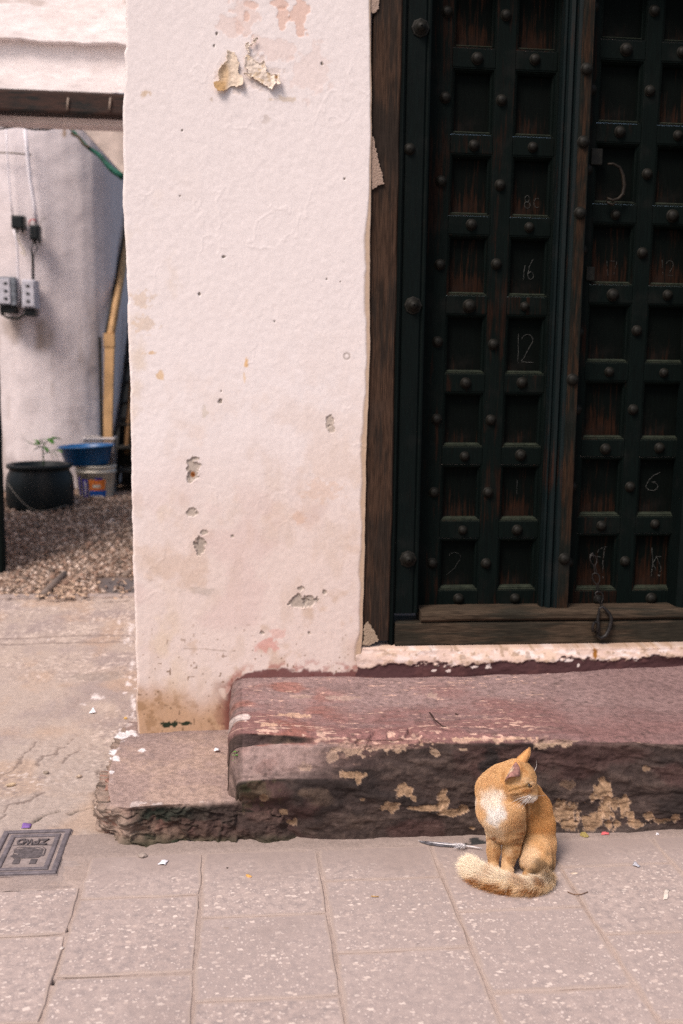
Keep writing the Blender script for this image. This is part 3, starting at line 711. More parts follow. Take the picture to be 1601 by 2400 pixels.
chalk(RL, [[(1401, 1295), (1403, 1289), (1412, 1284), (1424, 1280)], [(1417, 1284), (1413, 1320), (1413, 1358)], [(1400, 1304), (1409, 1307)]], w_=.0020)
chalk(RL, [[(1528, 1284), (1530, 1320), (1526, 1352)], [(1549, 1305), (1539, 1304), (1530, 1320), (1545, 1352)], [(1539, 1304), (1549, 1330), (1546, 1352)]], w_=.0020)
chalk(RL, [[(1498, 1250), (1511, 1250)]], 'scratch', .001)

# pull handle and two strap plates on the right leaf
pts = [Wl(a, b, 3.795) for a, b in ((1424, 385), (1437, 384), (1452, 392), (1460, 410), (1463, 435), (1460, 455), (1450, 466), (1436, 470), (1424, 465), (1422, 475), (1434, 480), (1446, 475))]
BM().tube(pts, [.004, .005, .006, .0075, .0085, .0075, .0065, .006, .006, .006, .005, .003], 8).obj('pull_handle', m_plain('worn_brass', (.012, .008, .0045), .4, 60, .6, .3, .3, .3), door)
for px, py, a, b in ((1398, 368, .022, .03), (1383, 642, .017, .026)):
    p = Wl(px, py, FY); BM().box(p[0]-a, p[0]+a, FY-.007, FY+.01, p[2]-b, p[2]+b, .003).obj('strap_plate', M_boss, door)

# chain hanging from the right leaf
chain = thing('door_chain', 'rusty iron chain hanging from the right door leaf over the threshold', 'chain', tuple(Wl(1390, 1290, 3.79)))
c0 = np.array(chain.location)
def link_(pts, r, name='chain_link', closed=True):
    pts = [np.array(p)-c0 for p in pts]
    if closed: pts = pts+[pts[0]]
    return BM().tube(pts, r, 6, caps=not closed).obj(name, M_iron, chain)
YC = 3.775
def ring8(px0, py0, px1, py1, wtop, wbot, yy, twist):
    a = Wl(px0, py0, yy); b = Wl(px1, py1, yy); d = b-a; L = np.linalg.norm(d); u = d/L
    s = np.array([1, 0, 0])*math.cos(twist)+np.array([0, 1, 0])*math.sin(twist); out = []
    for t, wv in ((0, 0), (.06, .8), (.22, 1), (.38, .85), (.52, .35), (.66, .35), (.85, .45), (1, 0)): out.append(a+u*L*t+s*(wtop if t < .5 else wbot)*wv)
    for t, wv in ((.85, .45), (.66, .35), (.52, .35), (.38, .85), (.22, 1), (.06, .8)): out.append(a+u*L*t-s*(wtop if t < .5 else wbot)*wv)
    return out
link_([Wl(a, b, 3.80) for a, b in ((1383, 1302), (1388, 1296), (1391, 1306), (1388, 1312))], .004, 'staple')
link_(ring8(1389, 1301, 1397, 1347, .0155, .010, YC, .25), .0026)
link_(ring8(1395, 1343, 1403, 1392, .0145, .010, YC-.010, -.15), .0026)
link_(ring8(1402, 1386, 1413, 1434, .0165, .012, YC-.03, .2), .0028)
# the hasp at the chain's end: a long iron eye over its staple
hp = [Wl(a, b, 3.688) for a, b in ((1405, 1426), (1401, 1450), (1403, 1475), (1400, 1490), (1408, 1496), (1420, 1490), (1428, 1474), (1433, 1450), (1428, 1438), (1418, 1427), (1412, 1422))]
link_(hp, [.005, .007, .008, .008, .009, .009, .009, .008, .007, .006, .005, .005], 'hasp')
link_([Wl(a, b, 3.682) for a, b in ((1393, 1458), (1389, 1468), (1390, 1480), (1397, 1484), (1402, 1470), (1400, 1458))], .006, 'hasp_ring')

# ------------------------------------------------------------------ maroon step in front of the door
cols4 = {560: [(1580, 3.735), (1650, 3.42), (1698, 3.17), (1711, 3.122), (1718, 3.104), (1748, 3.112), (1754, 3.090), (1805, 3.045), (1830, 3.024), (1905, 3.028), (1984, 3.024)],
         740: [(1577, 3.735), (1650, 3.42), (1699, 3.17), (1714, 3.105), (1726, 3.084), (1740, 3.074), (1750, 3.066), (1795, 3.04), (1825, 3.026), (1900, 3.02), (1975, 3.022)],
         900: [(1577, 3.735), (1650, 3.42), (1700, 3.17), (1716, 3.10), (1728, 3.072), (1742, 3.060), (1755, 3.052), (1800, 3.038), (1840, 3.028), (1900, 3.022), (1967, 3.020)],
         1200: [(1568, 3.735), (1650, 3.37), (1700, 3.15), (1722, 3.06), (1733, 3.040), (1745, 3.032), (1765, 3.030), (1800, 3.028), (1850, 3.022), (1900, 3.018), (1957, 3.016)],
         1601: [(1545, 3.735), (1650, 3.32), (1710, 3.10), (1737, 3.02), (1747, 3.003), (1757, 3.000), (1780, 3.000), (1810, 3.0), (1850, 3.0), (1900, 3.0), (1946, 3.004)]}
K4 = []
for px in sorted(cols4):
    K4.append([Wl(px, py, y) for py, y in cols4[px]])
K4 = np.array(K4)                                  # 5 x 11 x 3
xk = K4[:, :, 0].mean(1)
nt_ = 300
tk = np.linspace(0, 1, 11); arcl = np.concatenate([[0], np.cumsum(np.linalg.norm(np.diff(K4[:, :, 1:], axis=1), axis=2).mean(0))]); arcl /= arcl[-1]
tt = np.linspace(0, 1, nt_)
XS = np.concatenate([np.arange(.018, 1.85, .0034), np.linspace(1.87, 2.4, 12)])
P = np.zeros((len(XS), nt_, 3)); P[..., 0] = XS[:, None]
prof = np.stack([np.stack([np.interp(tt, arcl, K4[k, :, a]) for a in (1, 2)], -1) for k in range(5)])  # 5 x nt x 2
for k in range(1):                                  # soften the profile's corners
    prof[:, 1:-1] = prof[:, 1:-1]*.5+prof[:, :-2]*.25+prof[:, 2:]*.25
for i, x in enumerate(XS):
    j = min(max(np.searchsorted(xk, x)-1, 0), 3); f = min(max((x-xk[j])/(xk[j+1]-xk[j]), 0), 1)
    if x > xk[4]: f = 1
    P[i, :, 1:] = prof[j]*(1-f)+prof[j+1]*f
P[..., 2] = np.where(tt[None, :] > .98, P[..., 2]-.02*(tt[None, :]-.98)/.02, P[..., 2])
uv = proj(P); U_, V_ = uv[..., 0], uv[..., 1]; X, T = P[..., 0], np.broadcast_to(tt, P.shape[:2]); S_ = T*1.15
Nn = gnormals(P); Nn[Nn[..., 2] < -.3] *= -1; Nn[(Nn[..., 1] > .3)] *= -1
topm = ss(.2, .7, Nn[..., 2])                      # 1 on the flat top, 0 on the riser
lump = fbm(X*4, S_*5, 0, 4, 101); med = fbm(X*13, S_*18, 0, 5, 102); fin = fbm(X*45, S_*60, 0, 4, 103); st = fbm(X*9+S_*3, S_*34-X*4, 0, 4, 104)
H = .010*lump*(1-topm*.5) + .0055*med*(1-topm*.75) + .0045*st*(1-topm) + .0018*fin*(1-topm*.6)
L_ = ss(900, 560, U_)*(1-topm)                       # the left end is the roughest
H += L_*.020*fbm(X*7, S_*9, 0, 4, 105)
P[..., 1] += .030*ss(.26, .08, X)*ss(.17, .11, P[..., 2])
P[..., 2] += .006*fbm(X*5, 2, 0, 4, 133)*ss(.05, .2, P[..., 2])*ss(3.5, 3.2, P[..., 1])
sh = fbm(X*5+2, S_*7, 0, 4, 106)
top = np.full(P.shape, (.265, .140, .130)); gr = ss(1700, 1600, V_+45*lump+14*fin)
top = mixc(top, (.31, .22, .21), gr*.9); top = mixc(top, (.225, .155, .15), ss(.1, .7, fbm(X*5, S_*14, 0, 5, 107))*.5)
top = mixc(top, (.20, .125, .12), ss(1150, 1500, U_+80*lump)*.6)
top = mixc(top, (.33, .13, .095), ss(.2, .7, fbm(X*6, S_*6, 0, 4, 108))*ss(900, 650, U_)*.6)
ledz = ss(1738, 1750, V_+4*fin+7*med+8*lump*ss(600, 760, U_))*ss(960, 760, U_+80*lump)
top = mixc(top, (.33, .235, .215), ledz); top = mixc(top, (.24, .145, .13), ledz*ss(0, .6, med)*.5)
fl = fbm(X*26, S_*75, 0, 4, 109)
fz = ss(1665, 1712, V_+14*lump)+.35*ss(.2, .8, fbm(X*3, S_*9, 0, 3, 121)); m_ = (1-ledz)*ss(.40, .50, fl+.12*med-.36*(1-np.clip(fz, 0, 1)))*ss(540, 560, U_)*ss(1340, 1220, U_+30*lump); top = mixc(top, (.62, .41, .33), m_*.95); H -= .0010*m_*topm
for a, b, rx, ry in ((805, 1634, 40, 5), (700, 1631, 26, 4), (1012, 1630, 12, 5), (1085, 1735, 40, 5), (1170, 1735, 26, 5), (640, 1700, 30, 5), (690, 1675, 34, 5), (1210, 1733, 40, 4)):
    m_ = ss(1.0, .85, blob(U_, V_, a, b, rx, ry, .7, .12, 110)); top = mixc(top, (.58, .38, .28) if b > 1650 else (.40, .28, .24), m_)
m_ = ss(1.05, .85, blob(U_, V_, 569, 1680, 16, 8, .5, .12, 111)); top = mixc(top, (.72, .60, .56), m_)
top = mixc(top, (.10, .07, .065), ss(.55, .8, vn(X*70, S_*90, 0, 112))*.5)
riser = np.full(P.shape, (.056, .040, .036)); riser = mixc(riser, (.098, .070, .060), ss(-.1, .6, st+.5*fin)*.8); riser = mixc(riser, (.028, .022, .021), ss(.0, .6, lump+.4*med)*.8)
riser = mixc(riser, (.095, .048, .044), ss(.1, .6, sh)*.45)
riser = mixc(riser, (.16, .11, .08), ss(.25, .7, fbm(X*8, S_*14, 3, 5, 113))*ss(950, 600, U_)*.6)
mo = ss(.12, .42, fbm(X*16, S_*26, 5, 5, 114))
riser = mixc(riser, (.020, .024, .018), mo*ss(780, 560, U_+60*lump)*.85)
for a, b, rx, ry in ((617, 1822, 11, 9), (650, 1815, 8, 6), (575, 1850, 10, 12)): riser = mixc(riser, (.010, .014, .012), ss(1.2, .6, blob(U_, V_, a, b, rx, ry, 1.0, .12, 114))*.95)
riser = mixc(riser, (.10, .09, .045), ss(1.2, .6, blob(U_, V_, 590, 1850, 50, 40, .9, .07, 115))*.35)
riser = mixc(riser, (.025, .022, .022), ss(1.2, .5, blob(U_, V_, 1150, 1790, 26, 44, .5, .04, 116))*.85)
riser = mixc(riser, (.17, .135, .12), ss(1925, 1965, V_+10*med+8*lump)*ss(1180, 1300, U_)*.7)
ledge = ss(1742, 1752, V_+3*fin)*ss(1830, 1800, V_+34*lump+12*med)*ss(800, 700, U_+30*lump)
riser = mixc(riser, (.30, .205, .185), ledge*.95)
riser = mixc(riser, (.30, .12, .09), ledge*ss(.1, .5, med)*.5)
riser = mixc(riser, (.085, .058, .055), ss(1704, 1714, V_+5*med)*ss(1756, 1744, V_+6*med)*ss(700, 640, U_+50*lump))
patches = [(903, 1742, 75, 16, 1.0), (960, 1732, 34, 10, 1), (822, 1755, 34, 13, 1), (780, 1775, 14, 10, 1), (1290, 1742, 40, 10, 1), (1270, 1738, 30, 6, 1), (1166, 1738, 8, 6, 1), (1020, 1768, 10, 7, 1), (1082, 1757, 7, 3, 1), (1430, 1727, 14, 7, 1), (1497, 1735, 9, 9, 1), (1523, 1730, 10, 8, 1), (1345, 1738, 8, 4, 1),
           (820, 1813, 30, 6, 1), (840, 1820, 7, 10, 1), (716, 1794, 13, 9, .8), (950, 1853, 20, 11, .9), (970, 1872, 8, 9, .8), (914, 1892, 18, 10, .8), (1040, 1885, 12, 22, 1), (1065, 1905, 32, 8, 1), (1005, 1894, 36, 5, 1), (1090, 1900, 10, 10, .9), (1105, 1941, 6, 3, 1), (851, 1872, 6, 4, 1), (680, 1935, 18, 8, .7),
           (1325, 1905, 32, 22, 1), (1335, 1935, 16, 14, 1), (1310, 1890, 12, 10, 1), (1412, 1862, 22, 22, 1), (1440, 1885, 32, 14, 1), (1420, 1905, 16, 26, 1), (1395, 1925, 34, 16, 1), (1462, 1895, 12, 26, 1), (1478, 1915, 12, 12, .9), (1490, 1925, 12, 10, .9), (1447, 1930, 7, 8, .9), (1520, 1912, 14, 12, 1), (1545, 1925, 22, 8, 1), (1583, 1915, 8, 14, 1), (1412, 1831, 7, 6, .8), (1330, 1840, 14, 8, .3), (1517, 1805, 7, 6, .5), (620, 1875, 8, 14, .6), (665, 1910, 12, 8, .6)]
for a, b, rx, ry, s_ in patches:
    bb = blob(U_, V_, a, b, rx*1.08, ry*1.08, .62, .075, 117); m_ = ss(1.02, .9, bb)*s_
    pc = np.array((.36, .235, .145)) if b > 1800 else np.array((.40, .28, .20))
    riser = mixc(riser, pc, m_*.93); riser = mixc(riser, pc*.6, m_*ss(.1, .6, vn(U_*.22, V_*.22, 0, 118))*.6)
    riser = mixc(riser, (.60, .42, .30), ss(1.1, 1.0, bb)*ss(.86, .96, bb)*s_*.5)
    H -= .0035*m_*(1-topm*.3)
big_break = ss(1.0, .7, blob(U_, V_, 915, 1735, 80, 22, .5, .05, 119)); H -= .012*big_break; H -= .006*ss(1.0, .7, blob(U_, V_, 1290, 1745, 40, 12, .5, .05, 119))
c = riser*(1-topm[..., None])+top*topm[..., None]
c = mixc(c, (.50, .30, .24), (1-ledz)*ss(.25, .55, fl+.3*med)*ss(.05, .4, topm)*ss(.95, .6, topm)*ss(1350, 1200, U_)*ss(540, 600, U_)*.45)
P2 = P+Nn*H[..., None]
# rounded left end: columns swing back and drop to the plinth
ne = 26; E = np.zeros((ne, nt_, 3)); base = P2[0]
CE = np.zeros((ne, nt_, 3))
mid = (.8*base[:, 1]+.2*3.4)
for i, a in enumerate(np.linspace(1, 0, ne, endpoint=False)):
    th = min(a*2.2, 1)*math.pi/2; dn = max(a*2.2-1, 0)/1.2
    E[i, :, 0] = base[:, 0]-.046*math.sin(th)-.004*dn + .007*fbm(base[:, 1]*14, a*3, 0, 4, 131)*math.sin(th)
    E[i, :, 0] += .030*ss(.27, .18, base[:, 2])*math.sin(th)
    E[i, :, 1] = base[:, 1]+np.clip(3.4-base[:, 1], 0, 1)*.16*(1-math.cos(th))
    E[i, :, 2] = (base[:, 2]-.050*(1-math.cos(th)))*(1-dn)+.06*dn
    CE[i] = mixc(c[0]*.8, (.15, .105, .085), np.full(nt_, min(a*1.2, 1)*.8))*(.9+.35*fbm(base[:, 1]*30, a*9, 0, 4, 5))[:, None]

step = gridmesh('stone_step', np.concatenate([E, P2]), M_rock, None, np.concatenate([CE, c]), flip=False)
tag(step, 'worn maroon painted masonry step with flaking edges below the dark double door', 'step')

# ------------------------------------------------------------------ low eroded plinth at the corner of the house
path_px = [(300, 1690), (285, 1730), (268, 1765), (258, 1795), (252, 1850), (258, 1880), (300, 1893), (350, 1890), (420, 1885), (500, 1878), (570, 1872), (640, 1866), (760, 1862)]
tp = np.array([G(a, b, .125)[:2] for a, b in path_px])
bt_px = [(285, 1700), (270, 1745), (252, 1790), (238, 1850), (231, 1895), (240, 1958), (290, 1987), (350, 1986), (420, 1980), (500, 1979), (570, 1981), (640, 1981), (760, 1974)]
bp = np.array([G(a, b, -.01)[:2] for a, b in bt_px])
bp[:3] = tp[:3]-np.array([.03, 0]); bp[0] = tp[0]-np.array([.02, 0])
al = np.concatenate([[0], np.cumsum(np.linalg.norm(np.diff(tp, axis=0), axis=1))]); npth = 420
ts = np.linspace(0, al[-1], npth)
def smooth_(a, n=10):
    for _ in range(n): a[1:-1] = a[1:-1]*.5+a[:-2]*.25+a[2:]*.25
    return a
TP = smooth_(np.stack([np.interp(ts, al, tp[:, k]) for k in (0, 1)], -1)); BP = smooth_(np.stack([np.interp(ts, al, bp[:, k]) for k in (0, 1)], -1))
CEN = np.stack([np.clip(TP[:, 0], -.12, .5)+0*TP[:, 0], np.maximum(TP[:, 1], 3.45)], -1); CEN[:, 1] = 3.74; CEN[:, 0] = np.clip(TP[:, 0], -.2, .5)+.2*ss(3.5, 3.74, TP[:, 1])
cols = []
ni, nr, nf = 110, 10, 60
for i in range(ni):
    f = i/ni; f = f**.9; cols.append(np.concatenate([CEN+(TP-CEN)*f, np.full((npth, 1), .132-.006*f)], 1))
for i in range(nr+nf):
    f = i/(nr+nf-1); hz = .125*(1-f**1.05)-.012*f; o = min(1, (1-(1-min(f*3.2, 1))**2)*.35+f*.65)
    cols.append(np.concatenate([TP+(BP-TP)*o, np.full((npth, 1), 0)+hz], 1))
P = np.stack(cols, 1); uv = proj(P); U_, V_ = uv[..., 0], uv[..., 1]
Nn = gnormals(P); Nn[Nn[..., 2] < -.2] *= -1
side = (P[..., 0]+.2)*(-Nn[..., 0])*.0
fi = np.broadcast_to(np.arange(ni+nr+nf)/(ni+nr+nf), P.shape[:2]); edge_ = np.arange(ni+nr+nf)[None, :]-ni
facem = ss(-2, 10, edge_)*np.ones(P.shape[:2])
X, Y, Z = P[..., 0], P[..., 1], P[..., 2]
l1 = fbm(X*8, Y*8, Z*9, 4, 141); l2 = fbm(X*19, Y*19, Z*26, 5, 142); l3 = fbm(X*60, Y*60, Z*80, 4, 143)
H = .004*l1*(1-facem)+.0016*l2*(1-facem)+.0006*l3 + facem*(.024*l1+.013*l2+.004*l3)
cre = np.abs(fbm(X*9, Y*9, Z*18, 4, 144)); H -= facem*.009*ss(.12, 0, cre)
H -= .045*facem*ss(655, 760, U_)
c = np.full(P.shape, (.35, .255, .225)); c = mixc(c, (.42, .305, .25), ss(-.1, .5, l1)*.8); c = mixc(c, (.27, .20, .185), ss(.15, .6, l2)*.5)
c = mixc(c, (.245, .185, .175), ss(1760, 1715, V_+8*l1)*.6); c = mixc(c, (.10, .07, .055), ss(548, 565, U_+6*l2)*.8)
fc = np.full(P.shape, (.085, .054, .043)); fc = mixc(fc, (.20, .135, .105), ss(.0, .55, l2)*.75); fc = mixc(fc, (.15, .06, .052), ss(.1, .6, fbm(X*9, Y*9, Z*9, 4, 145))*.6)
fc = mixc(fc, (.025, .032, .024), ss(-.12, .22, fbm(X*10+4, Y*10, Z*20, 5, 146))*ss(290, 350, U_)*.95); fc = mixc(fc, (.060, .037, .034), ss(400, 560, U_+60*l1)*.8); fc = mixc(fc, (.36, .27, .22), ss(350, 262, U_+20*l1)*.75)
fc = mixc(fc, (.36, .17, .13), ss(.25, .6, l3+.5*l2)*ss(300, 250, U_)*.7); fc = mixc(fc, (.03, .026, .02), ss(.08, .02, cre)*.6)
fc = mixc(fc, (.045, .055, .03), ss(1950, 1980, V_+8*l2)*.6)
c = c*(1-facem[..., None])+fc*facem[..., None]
c = mixc(c, (.74, .66, .63), ss(.35, .6, l2+.6*l3)*ss(7, 0, np.abs(edge_+3)+0*U_)*ss(240, 300, U_)*.5)
for a, b, rx, ry in ((292, 1722, 14, 8), (305, 1716, 14, 6), (272, 1778, 10, 5), (266, 1755, 5, 12), (334, 1758, 9, 5), (262, 1808, 8, 4), (316, 1720, 6, 4)):
    c = mixc(c, (.76, .72, .72), ss(1.0, .8, blob(U_, V_, a, b, rx, ry, .7, .12, 147)))
c = mixc(c, (.06, .05, .04), ss(10, 2, np.abs(U_-548-3*l2))*ss(1740, 1770, V_)*ss(1850, 1820, V_)*.4)
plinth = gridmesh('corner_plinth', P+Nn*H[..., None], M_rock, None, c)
tag(plinth, 'low crumbling bare cement plinth under the left corner of the plaster wall', 'plinth')

# ------------------------------------------------------------------ gateway and courtyard
YG = 7.2
gate = thing('gateway', 'white plastered gateway over the lane with a dark timber lintel and post', 'gateway', (-1.0, YG, 0))
gl = lambda x, y, z: (x+1.0, y-YG, z)
xs = np.linspace(-3.2, -.30, 150)
def gface(z0, z1, y, n, top=False, seed=151):
    zz = np.linspace(z0, z1, n); X, Z = np.meshgrid(xs, zz, indexing='ij')
    dz = .010*fbm(X*5, 1, 0, 4, seed)+.006*fbm(X*18, 1, 0, 3, seed)
    Z = Z+dz*(1-(Z-z0)/(z1-z0))
    Yy = y+.004*fbm(X*3, Z*4, 0, 4, seed+1)+.002*fbm(X*20, Z*24, 0, 3, seed+2)
    P = np.stack([X+1.0, Yy-YG, Z], -1)
    c = np.full(P.shape, (.88, .82, .82)); c = mixc(c, (.80, .72, .70), ss(0, .6, fbm(X*5, Z*5, 0, 5, seed+3))*.4)
    return P, c
P, c = gface(3.352, 3.69, YG+.015, 70); gridmesh('gate_wall', P, M_courtwall, gate, c)
P, c = gface(3.655, 3.98, YG-.05, 120, True, 161)
xw_, zw_ = P[..., 0], P[..., 2]; c = mixc(c, (.45, .36, .31), ss(.03, .01, np.abs(zw_-3.90-.02*fbm(xw_*3, 2, 0, 4, 3)))*ss(.1, .4, fbm(xw_*6, zw_*8, 0, 4, 4))*.5)
lip = np.concatenate([P[:, :1]+np.array([0, .26, .006]), P[:, :1]+np.array([0, .008, -.002])], 1)
gridmesh('gate_parapet', np.concatenate([lip, P], 1), M_courtwall, gate, np.concatenate([c[:, :1]*.95, c[:, :1], c], 1))
beam = BM().box(*[v+1.0 for v in (-1.9, -.35)], -.02, .125, float(Wl(140, 266, YG-.02)[2]), 3.352, .02, 0, .004).obj('timber_lintel', m_wood('lintel_wood', (.0035, .0042, .004), (.034, .014, .009), .52, (2.5, 30, 30), .7), gate)
for px in (160, 259):
    a, b = Wl(px, 229, YG-.03), Wl(px-3, 258, YG-.03)
    BM().tube([gl(*a), gl(*(b))], .006, 6).obj('nail', m_plain('bent_nail', (.28, .22, .18), .2, 40, .6, .2), gate)
gp = strip('gate_post', -1.84, -1.668, YG, -.02, 3.17, M_frame, .004, .01, gate, 9, .09); gp.location = (1.0, -YG, 0)
bm = BM().box(-2.2, -.81, .1, .6, .0, 3.36); bm.obj('side_wall', M_pw, gate)
bm = BM().box(-1.2, .7, .128, .30, float(Wl(140, 290, YG+.13)[2]), 3.36); bm.obj('inner_lintel', M_pw, gate)

# cables slung under the lintel
def cable(name, pts, r, m, label, parent=None):
    o = BM().tube(pts, r, 6).obj(name, m, parent); return tag(o, label, 'cable') if label else o
M_cab = m_plain('black_cable', (.018, .02, .018), .2, 30, .6, .1)
def cpts(L, y): return [Wl(a, b, y) for a, b in L]
cable('hanging_cable', cpts([(-60, 315), (-10, 304), (30, 298), (58, 297), (100, 297), (140, 297), (200, 292), (250, 291), (330, 293)], 7.5), .006, M_cab, 'upper black cable strung straight under the dark timber lintel')
cable('hanging_cable', cpts([(-60, 280), (0, 291), (30, 293), (55, 299), (80, 304), (110, 304), (135, 299), (155, 296), (200, 296), (330, 290)], 7.56), .006, M_cab, 'lower black cable sagging in a loop below the lintel')

# courtyard floor and its gravel
xs = np.linspace(-4.2, 0.2, 150); ys = np.linspace(6.62, 11.0, 170); X, Y = np.meshgrid(xs, ys, indexing='ij')
def gz(x, y): return .004+.30*ss(6.6, 9.6, y)+.012*fbm(np.asarray(x)*3, np.asarray(y)*3, 0, 4, 171)*ss(6.6, 6.9, y)
Z = gz(X, Y)+.005*fbm(X*25, Y*25, 0, 3, 172)
c = np.full(X.shape+(3,), (.125, .082, .06)); c = mixc(c, (.20, .14, .105), ss(-.1, .5, fbm(X*6, Y*6, 0, 5, 173)))
slab_ = ss(-1.02, -.94, X+.05*fbm(X*5, Y*5, 0, 3, 9)+.25*(Y-7.0))*ss(7.15, 7.0, Y); c = mixc(c, (.115, .10, .10), slab_); Z -= .008*slab_
cf = gridmesh('courtyard_floor', np.stack([X, Y, Z], -1), M_lane, None, c); tag(cf, kind='structure')
def stones(n, xr_, yr_, sz, keep, cols_, seed):
    r = np.random.default_rng(seed); x = r.uniform(*xr_, n); y = yr_[0]+(yr_[1]-yr_[0])*r.random(n)**1.25
    k = keep(x, y, r.random(n)); x, y = x[k], y[k]; n = len(x)
    o = np.array([(1, 0, 0), (-1, 0, 0), (0, 1, 0), (0, -1, 0), (0, 0, 1), (0, 0, -1)], float)
    f = np.array([(0, 2, 4), (2, 1, 4), (1, 3, 4), (3, 0, 4), (2, 0, 5), (1, 2, 5), (3, 1, 5), (0, 3, 5)])
    s = sz*r.lognormal(0, .38, n); sc = np.stack([s*r.uniform(.8, 1.3, n), s*r.uniform(.6, 1, n), s*r.uniform(.35, .75, n)], -1)
    V = o[None]*sc[:, None]*r.uniform(.7, 1.15, (n, 6, 1)); a = r.uniform(0, 6.28, n)[:, None]
    Vx = V[..., 0]*np.cos(a)-V[..., 1]*np.sin(a); Vy = V[..., 0]*np.sin(a)+V[..., 1]*np.cos(a); t = r.normal(0, .3, n)[:, None]
    Vz = V[..., 2]+Vx*t
    W_ = np.stack([Vx+x[:, None], Vy+y[:, None], Vz+(gz(x, y)+sc[:, 2]*.35)[:, None]], -1).reshape(-1, 3)
    F_ = (f[None]+6*np.arange(n)[:, None, None]).reshape(-1, 3)
    cc = np.array(cols_)[r.integers(0, len(cols_), n)]*r.uniform(.7, 1.25, (n, 1))
    return W_, F_, np.repeat(cc, 6, 0)
W_, F_, cc = stones(26000, (-2.9, -.35), (6.64, 9.85), .0145, lambda x, y, q: ~((x+.25*(y-7.0) > -1.0) & (y < 7.1) & (q > .05)) & (q < .35+.65*np.clip((y-6.6)*1.2+.3, 0, 1)),
                   [(.32, .23, .18), (.40, .30, .24), (.22, .155, .12), (.50, .40, .34), (.28, .18, .135), (.15, .115, .095)], 5)
M_stone = m_vcol('gravel_stone', .2, 80, .9, .4, .001, .2)
gv = fastmesh('gravel', W_, F_, M_stone, None, cc, smooth=False); tag(gv, 'loose brown gravel sloping up across the courtyard behind the gateway', 'gravel', None, 'stuff')

# courtyard back wall, flat then rounding away beside the stair
path = [(-4.2, 9.95), (-2.1, 9.95), (-1.95, 9.965), (-1.8, 10.0), (-1.65, 10.06), (-1.5, 10.14), (-1.4, 10.22), (-1.32, 10.34), (-1.27, 10.5), (-1.26, 10.7), (-1.26, 13.2)]
pth = np.array(path); al = np.concatenate([[0], np.cumsum(np.linalg.norm(np.diff(pth, axis=0), axis=1))])
t_ = np.linspace(0, al[-1], 260); PX = np.interp(t_, al, pth[:, 0]); PY = np.interp(t_, al, pth[:, 1]); zz = np.linspace(.1, 4.4, 220)
A, Z = np.meshgrid(t_, zz, indexing='ij'); P = np.stack([np.broadcast_to(PX[:, None], A.shape), np.broadcast_to(PY[:, None], A.shape), Z], -1)
Nn = gnormals(P); P = P+Nn*(.010*fbm(A*1.2, Z*1.2, 0, 4, 181)+.004*fbm(A*6, Z*5, 0, 4, 182))[..., None]
uv = proj(P); U_, V_ = uv[..., 0], uv[..., 1]
b1 = fbm(A*1.1, Z*.8, 0, 5, 183); b2 = fbm(A*5, Z*3, 0, 5, 184)
c = np.full(P.shape, (.84, .77, .78)); c = mixc(c, (.76, .68, .68), ss(-.1, .6, b1)*.6)
c = mixc(c, (.38, .30, .25), ss(.1, .7, fbm(A*7, Z*1.2, 0, 5, 185))*ss(650, 800, V_+60*b2)*.45); c = mixc(c, (.36, .31, .31), ss(.0, .6, b2+.5*b1)*ss(850, 1050, V_)*.5)
for a, b, rx, ry in ((90, 780, 12, 60), (30, 770, 22, 40), (105, 790, 20, 50)): c = mixc(c, (.34, .26, .20), ss(1.4, .3, blob(U_, V_, a, b, rx, ry, .5, .03, 186))*.55)
c = mixc(c, (.42, .28, .16), ss(1.1, .4, blob(U_, V_, 152, 305, 6, 14, .6, .06, 187)))
bw = gridmesh('courtyard_wall', P, M_courtwall, None, c); tag(bw, 'grey-white plaster courtyard wall rounding away towards the stair', 'wall')
# the building above the stair, seen beyond the green strip
P0 = [Wl(a, b, 9.80) for a, b in ((158, 262), (330, 262), (330, 470), (288, 408))]
bm = BM(); f = [bm.b.verts.new((p[0], 9.80, p[2])) for p in P0]; bk = [bm.b.verts.new((p[0], 9.93, p[2])) for p in P0]
bm.b.faces.new(f); bm.b.faces.new(bk[::-1])
for k in range(4): bm.b.faces.new((f[k], f[(k+1) % 4], bk[(k+1) % 4], bk[k]))
o = bm.obj('stair_soffit', m_plain('stained_limewash', (.60, .49, .43), .25, 6, .9, .4, .1, 0, .004)); tag(o, 'slanting stained plaster soffit above the courtyard stair', 'soffit')
a, b = Wl(158, 298, 9.74), Wl(290, 420, 9.74); d = b-a
bm = BM(); bm.tube([a+d*t+np.array([0, -.01*math.sin(t*9), .012*math.sin(t*14)]) for t in np.linspace(0, 1, 14)], [.010+.022*t for t in np.linspace(0, 1, 14)], 8)
o = bm.obj('green_tube', m_plain('green_plastic', (.008, .085, .055), .5, 14, .5, .3, .4)); tag(o, 'green plastic sheath running down the edge of the soffit', 'pipe')
bm = BM(); bm.tube([a+d*t+np.array([.02, -.02, -.03-.012*math.sin(t*30)]) for t in np.linspace(.03, .36, 12)], .012, 6)
o = bm.obj('frayed_rope', m_plain('old_rope', (.10, .075, .05), .4, 40, .9, .6)); tag(o, 'frayed brown rope tangled below the green sheath', 'rope')
p = Wl(283, 355, 9.7); BM().box(p[0]-.03, p[0]+.08, 9.66, 9.8, p[2]-.05, p[2]+.06, .01).obj('bracket', M_iron, o) if False else None

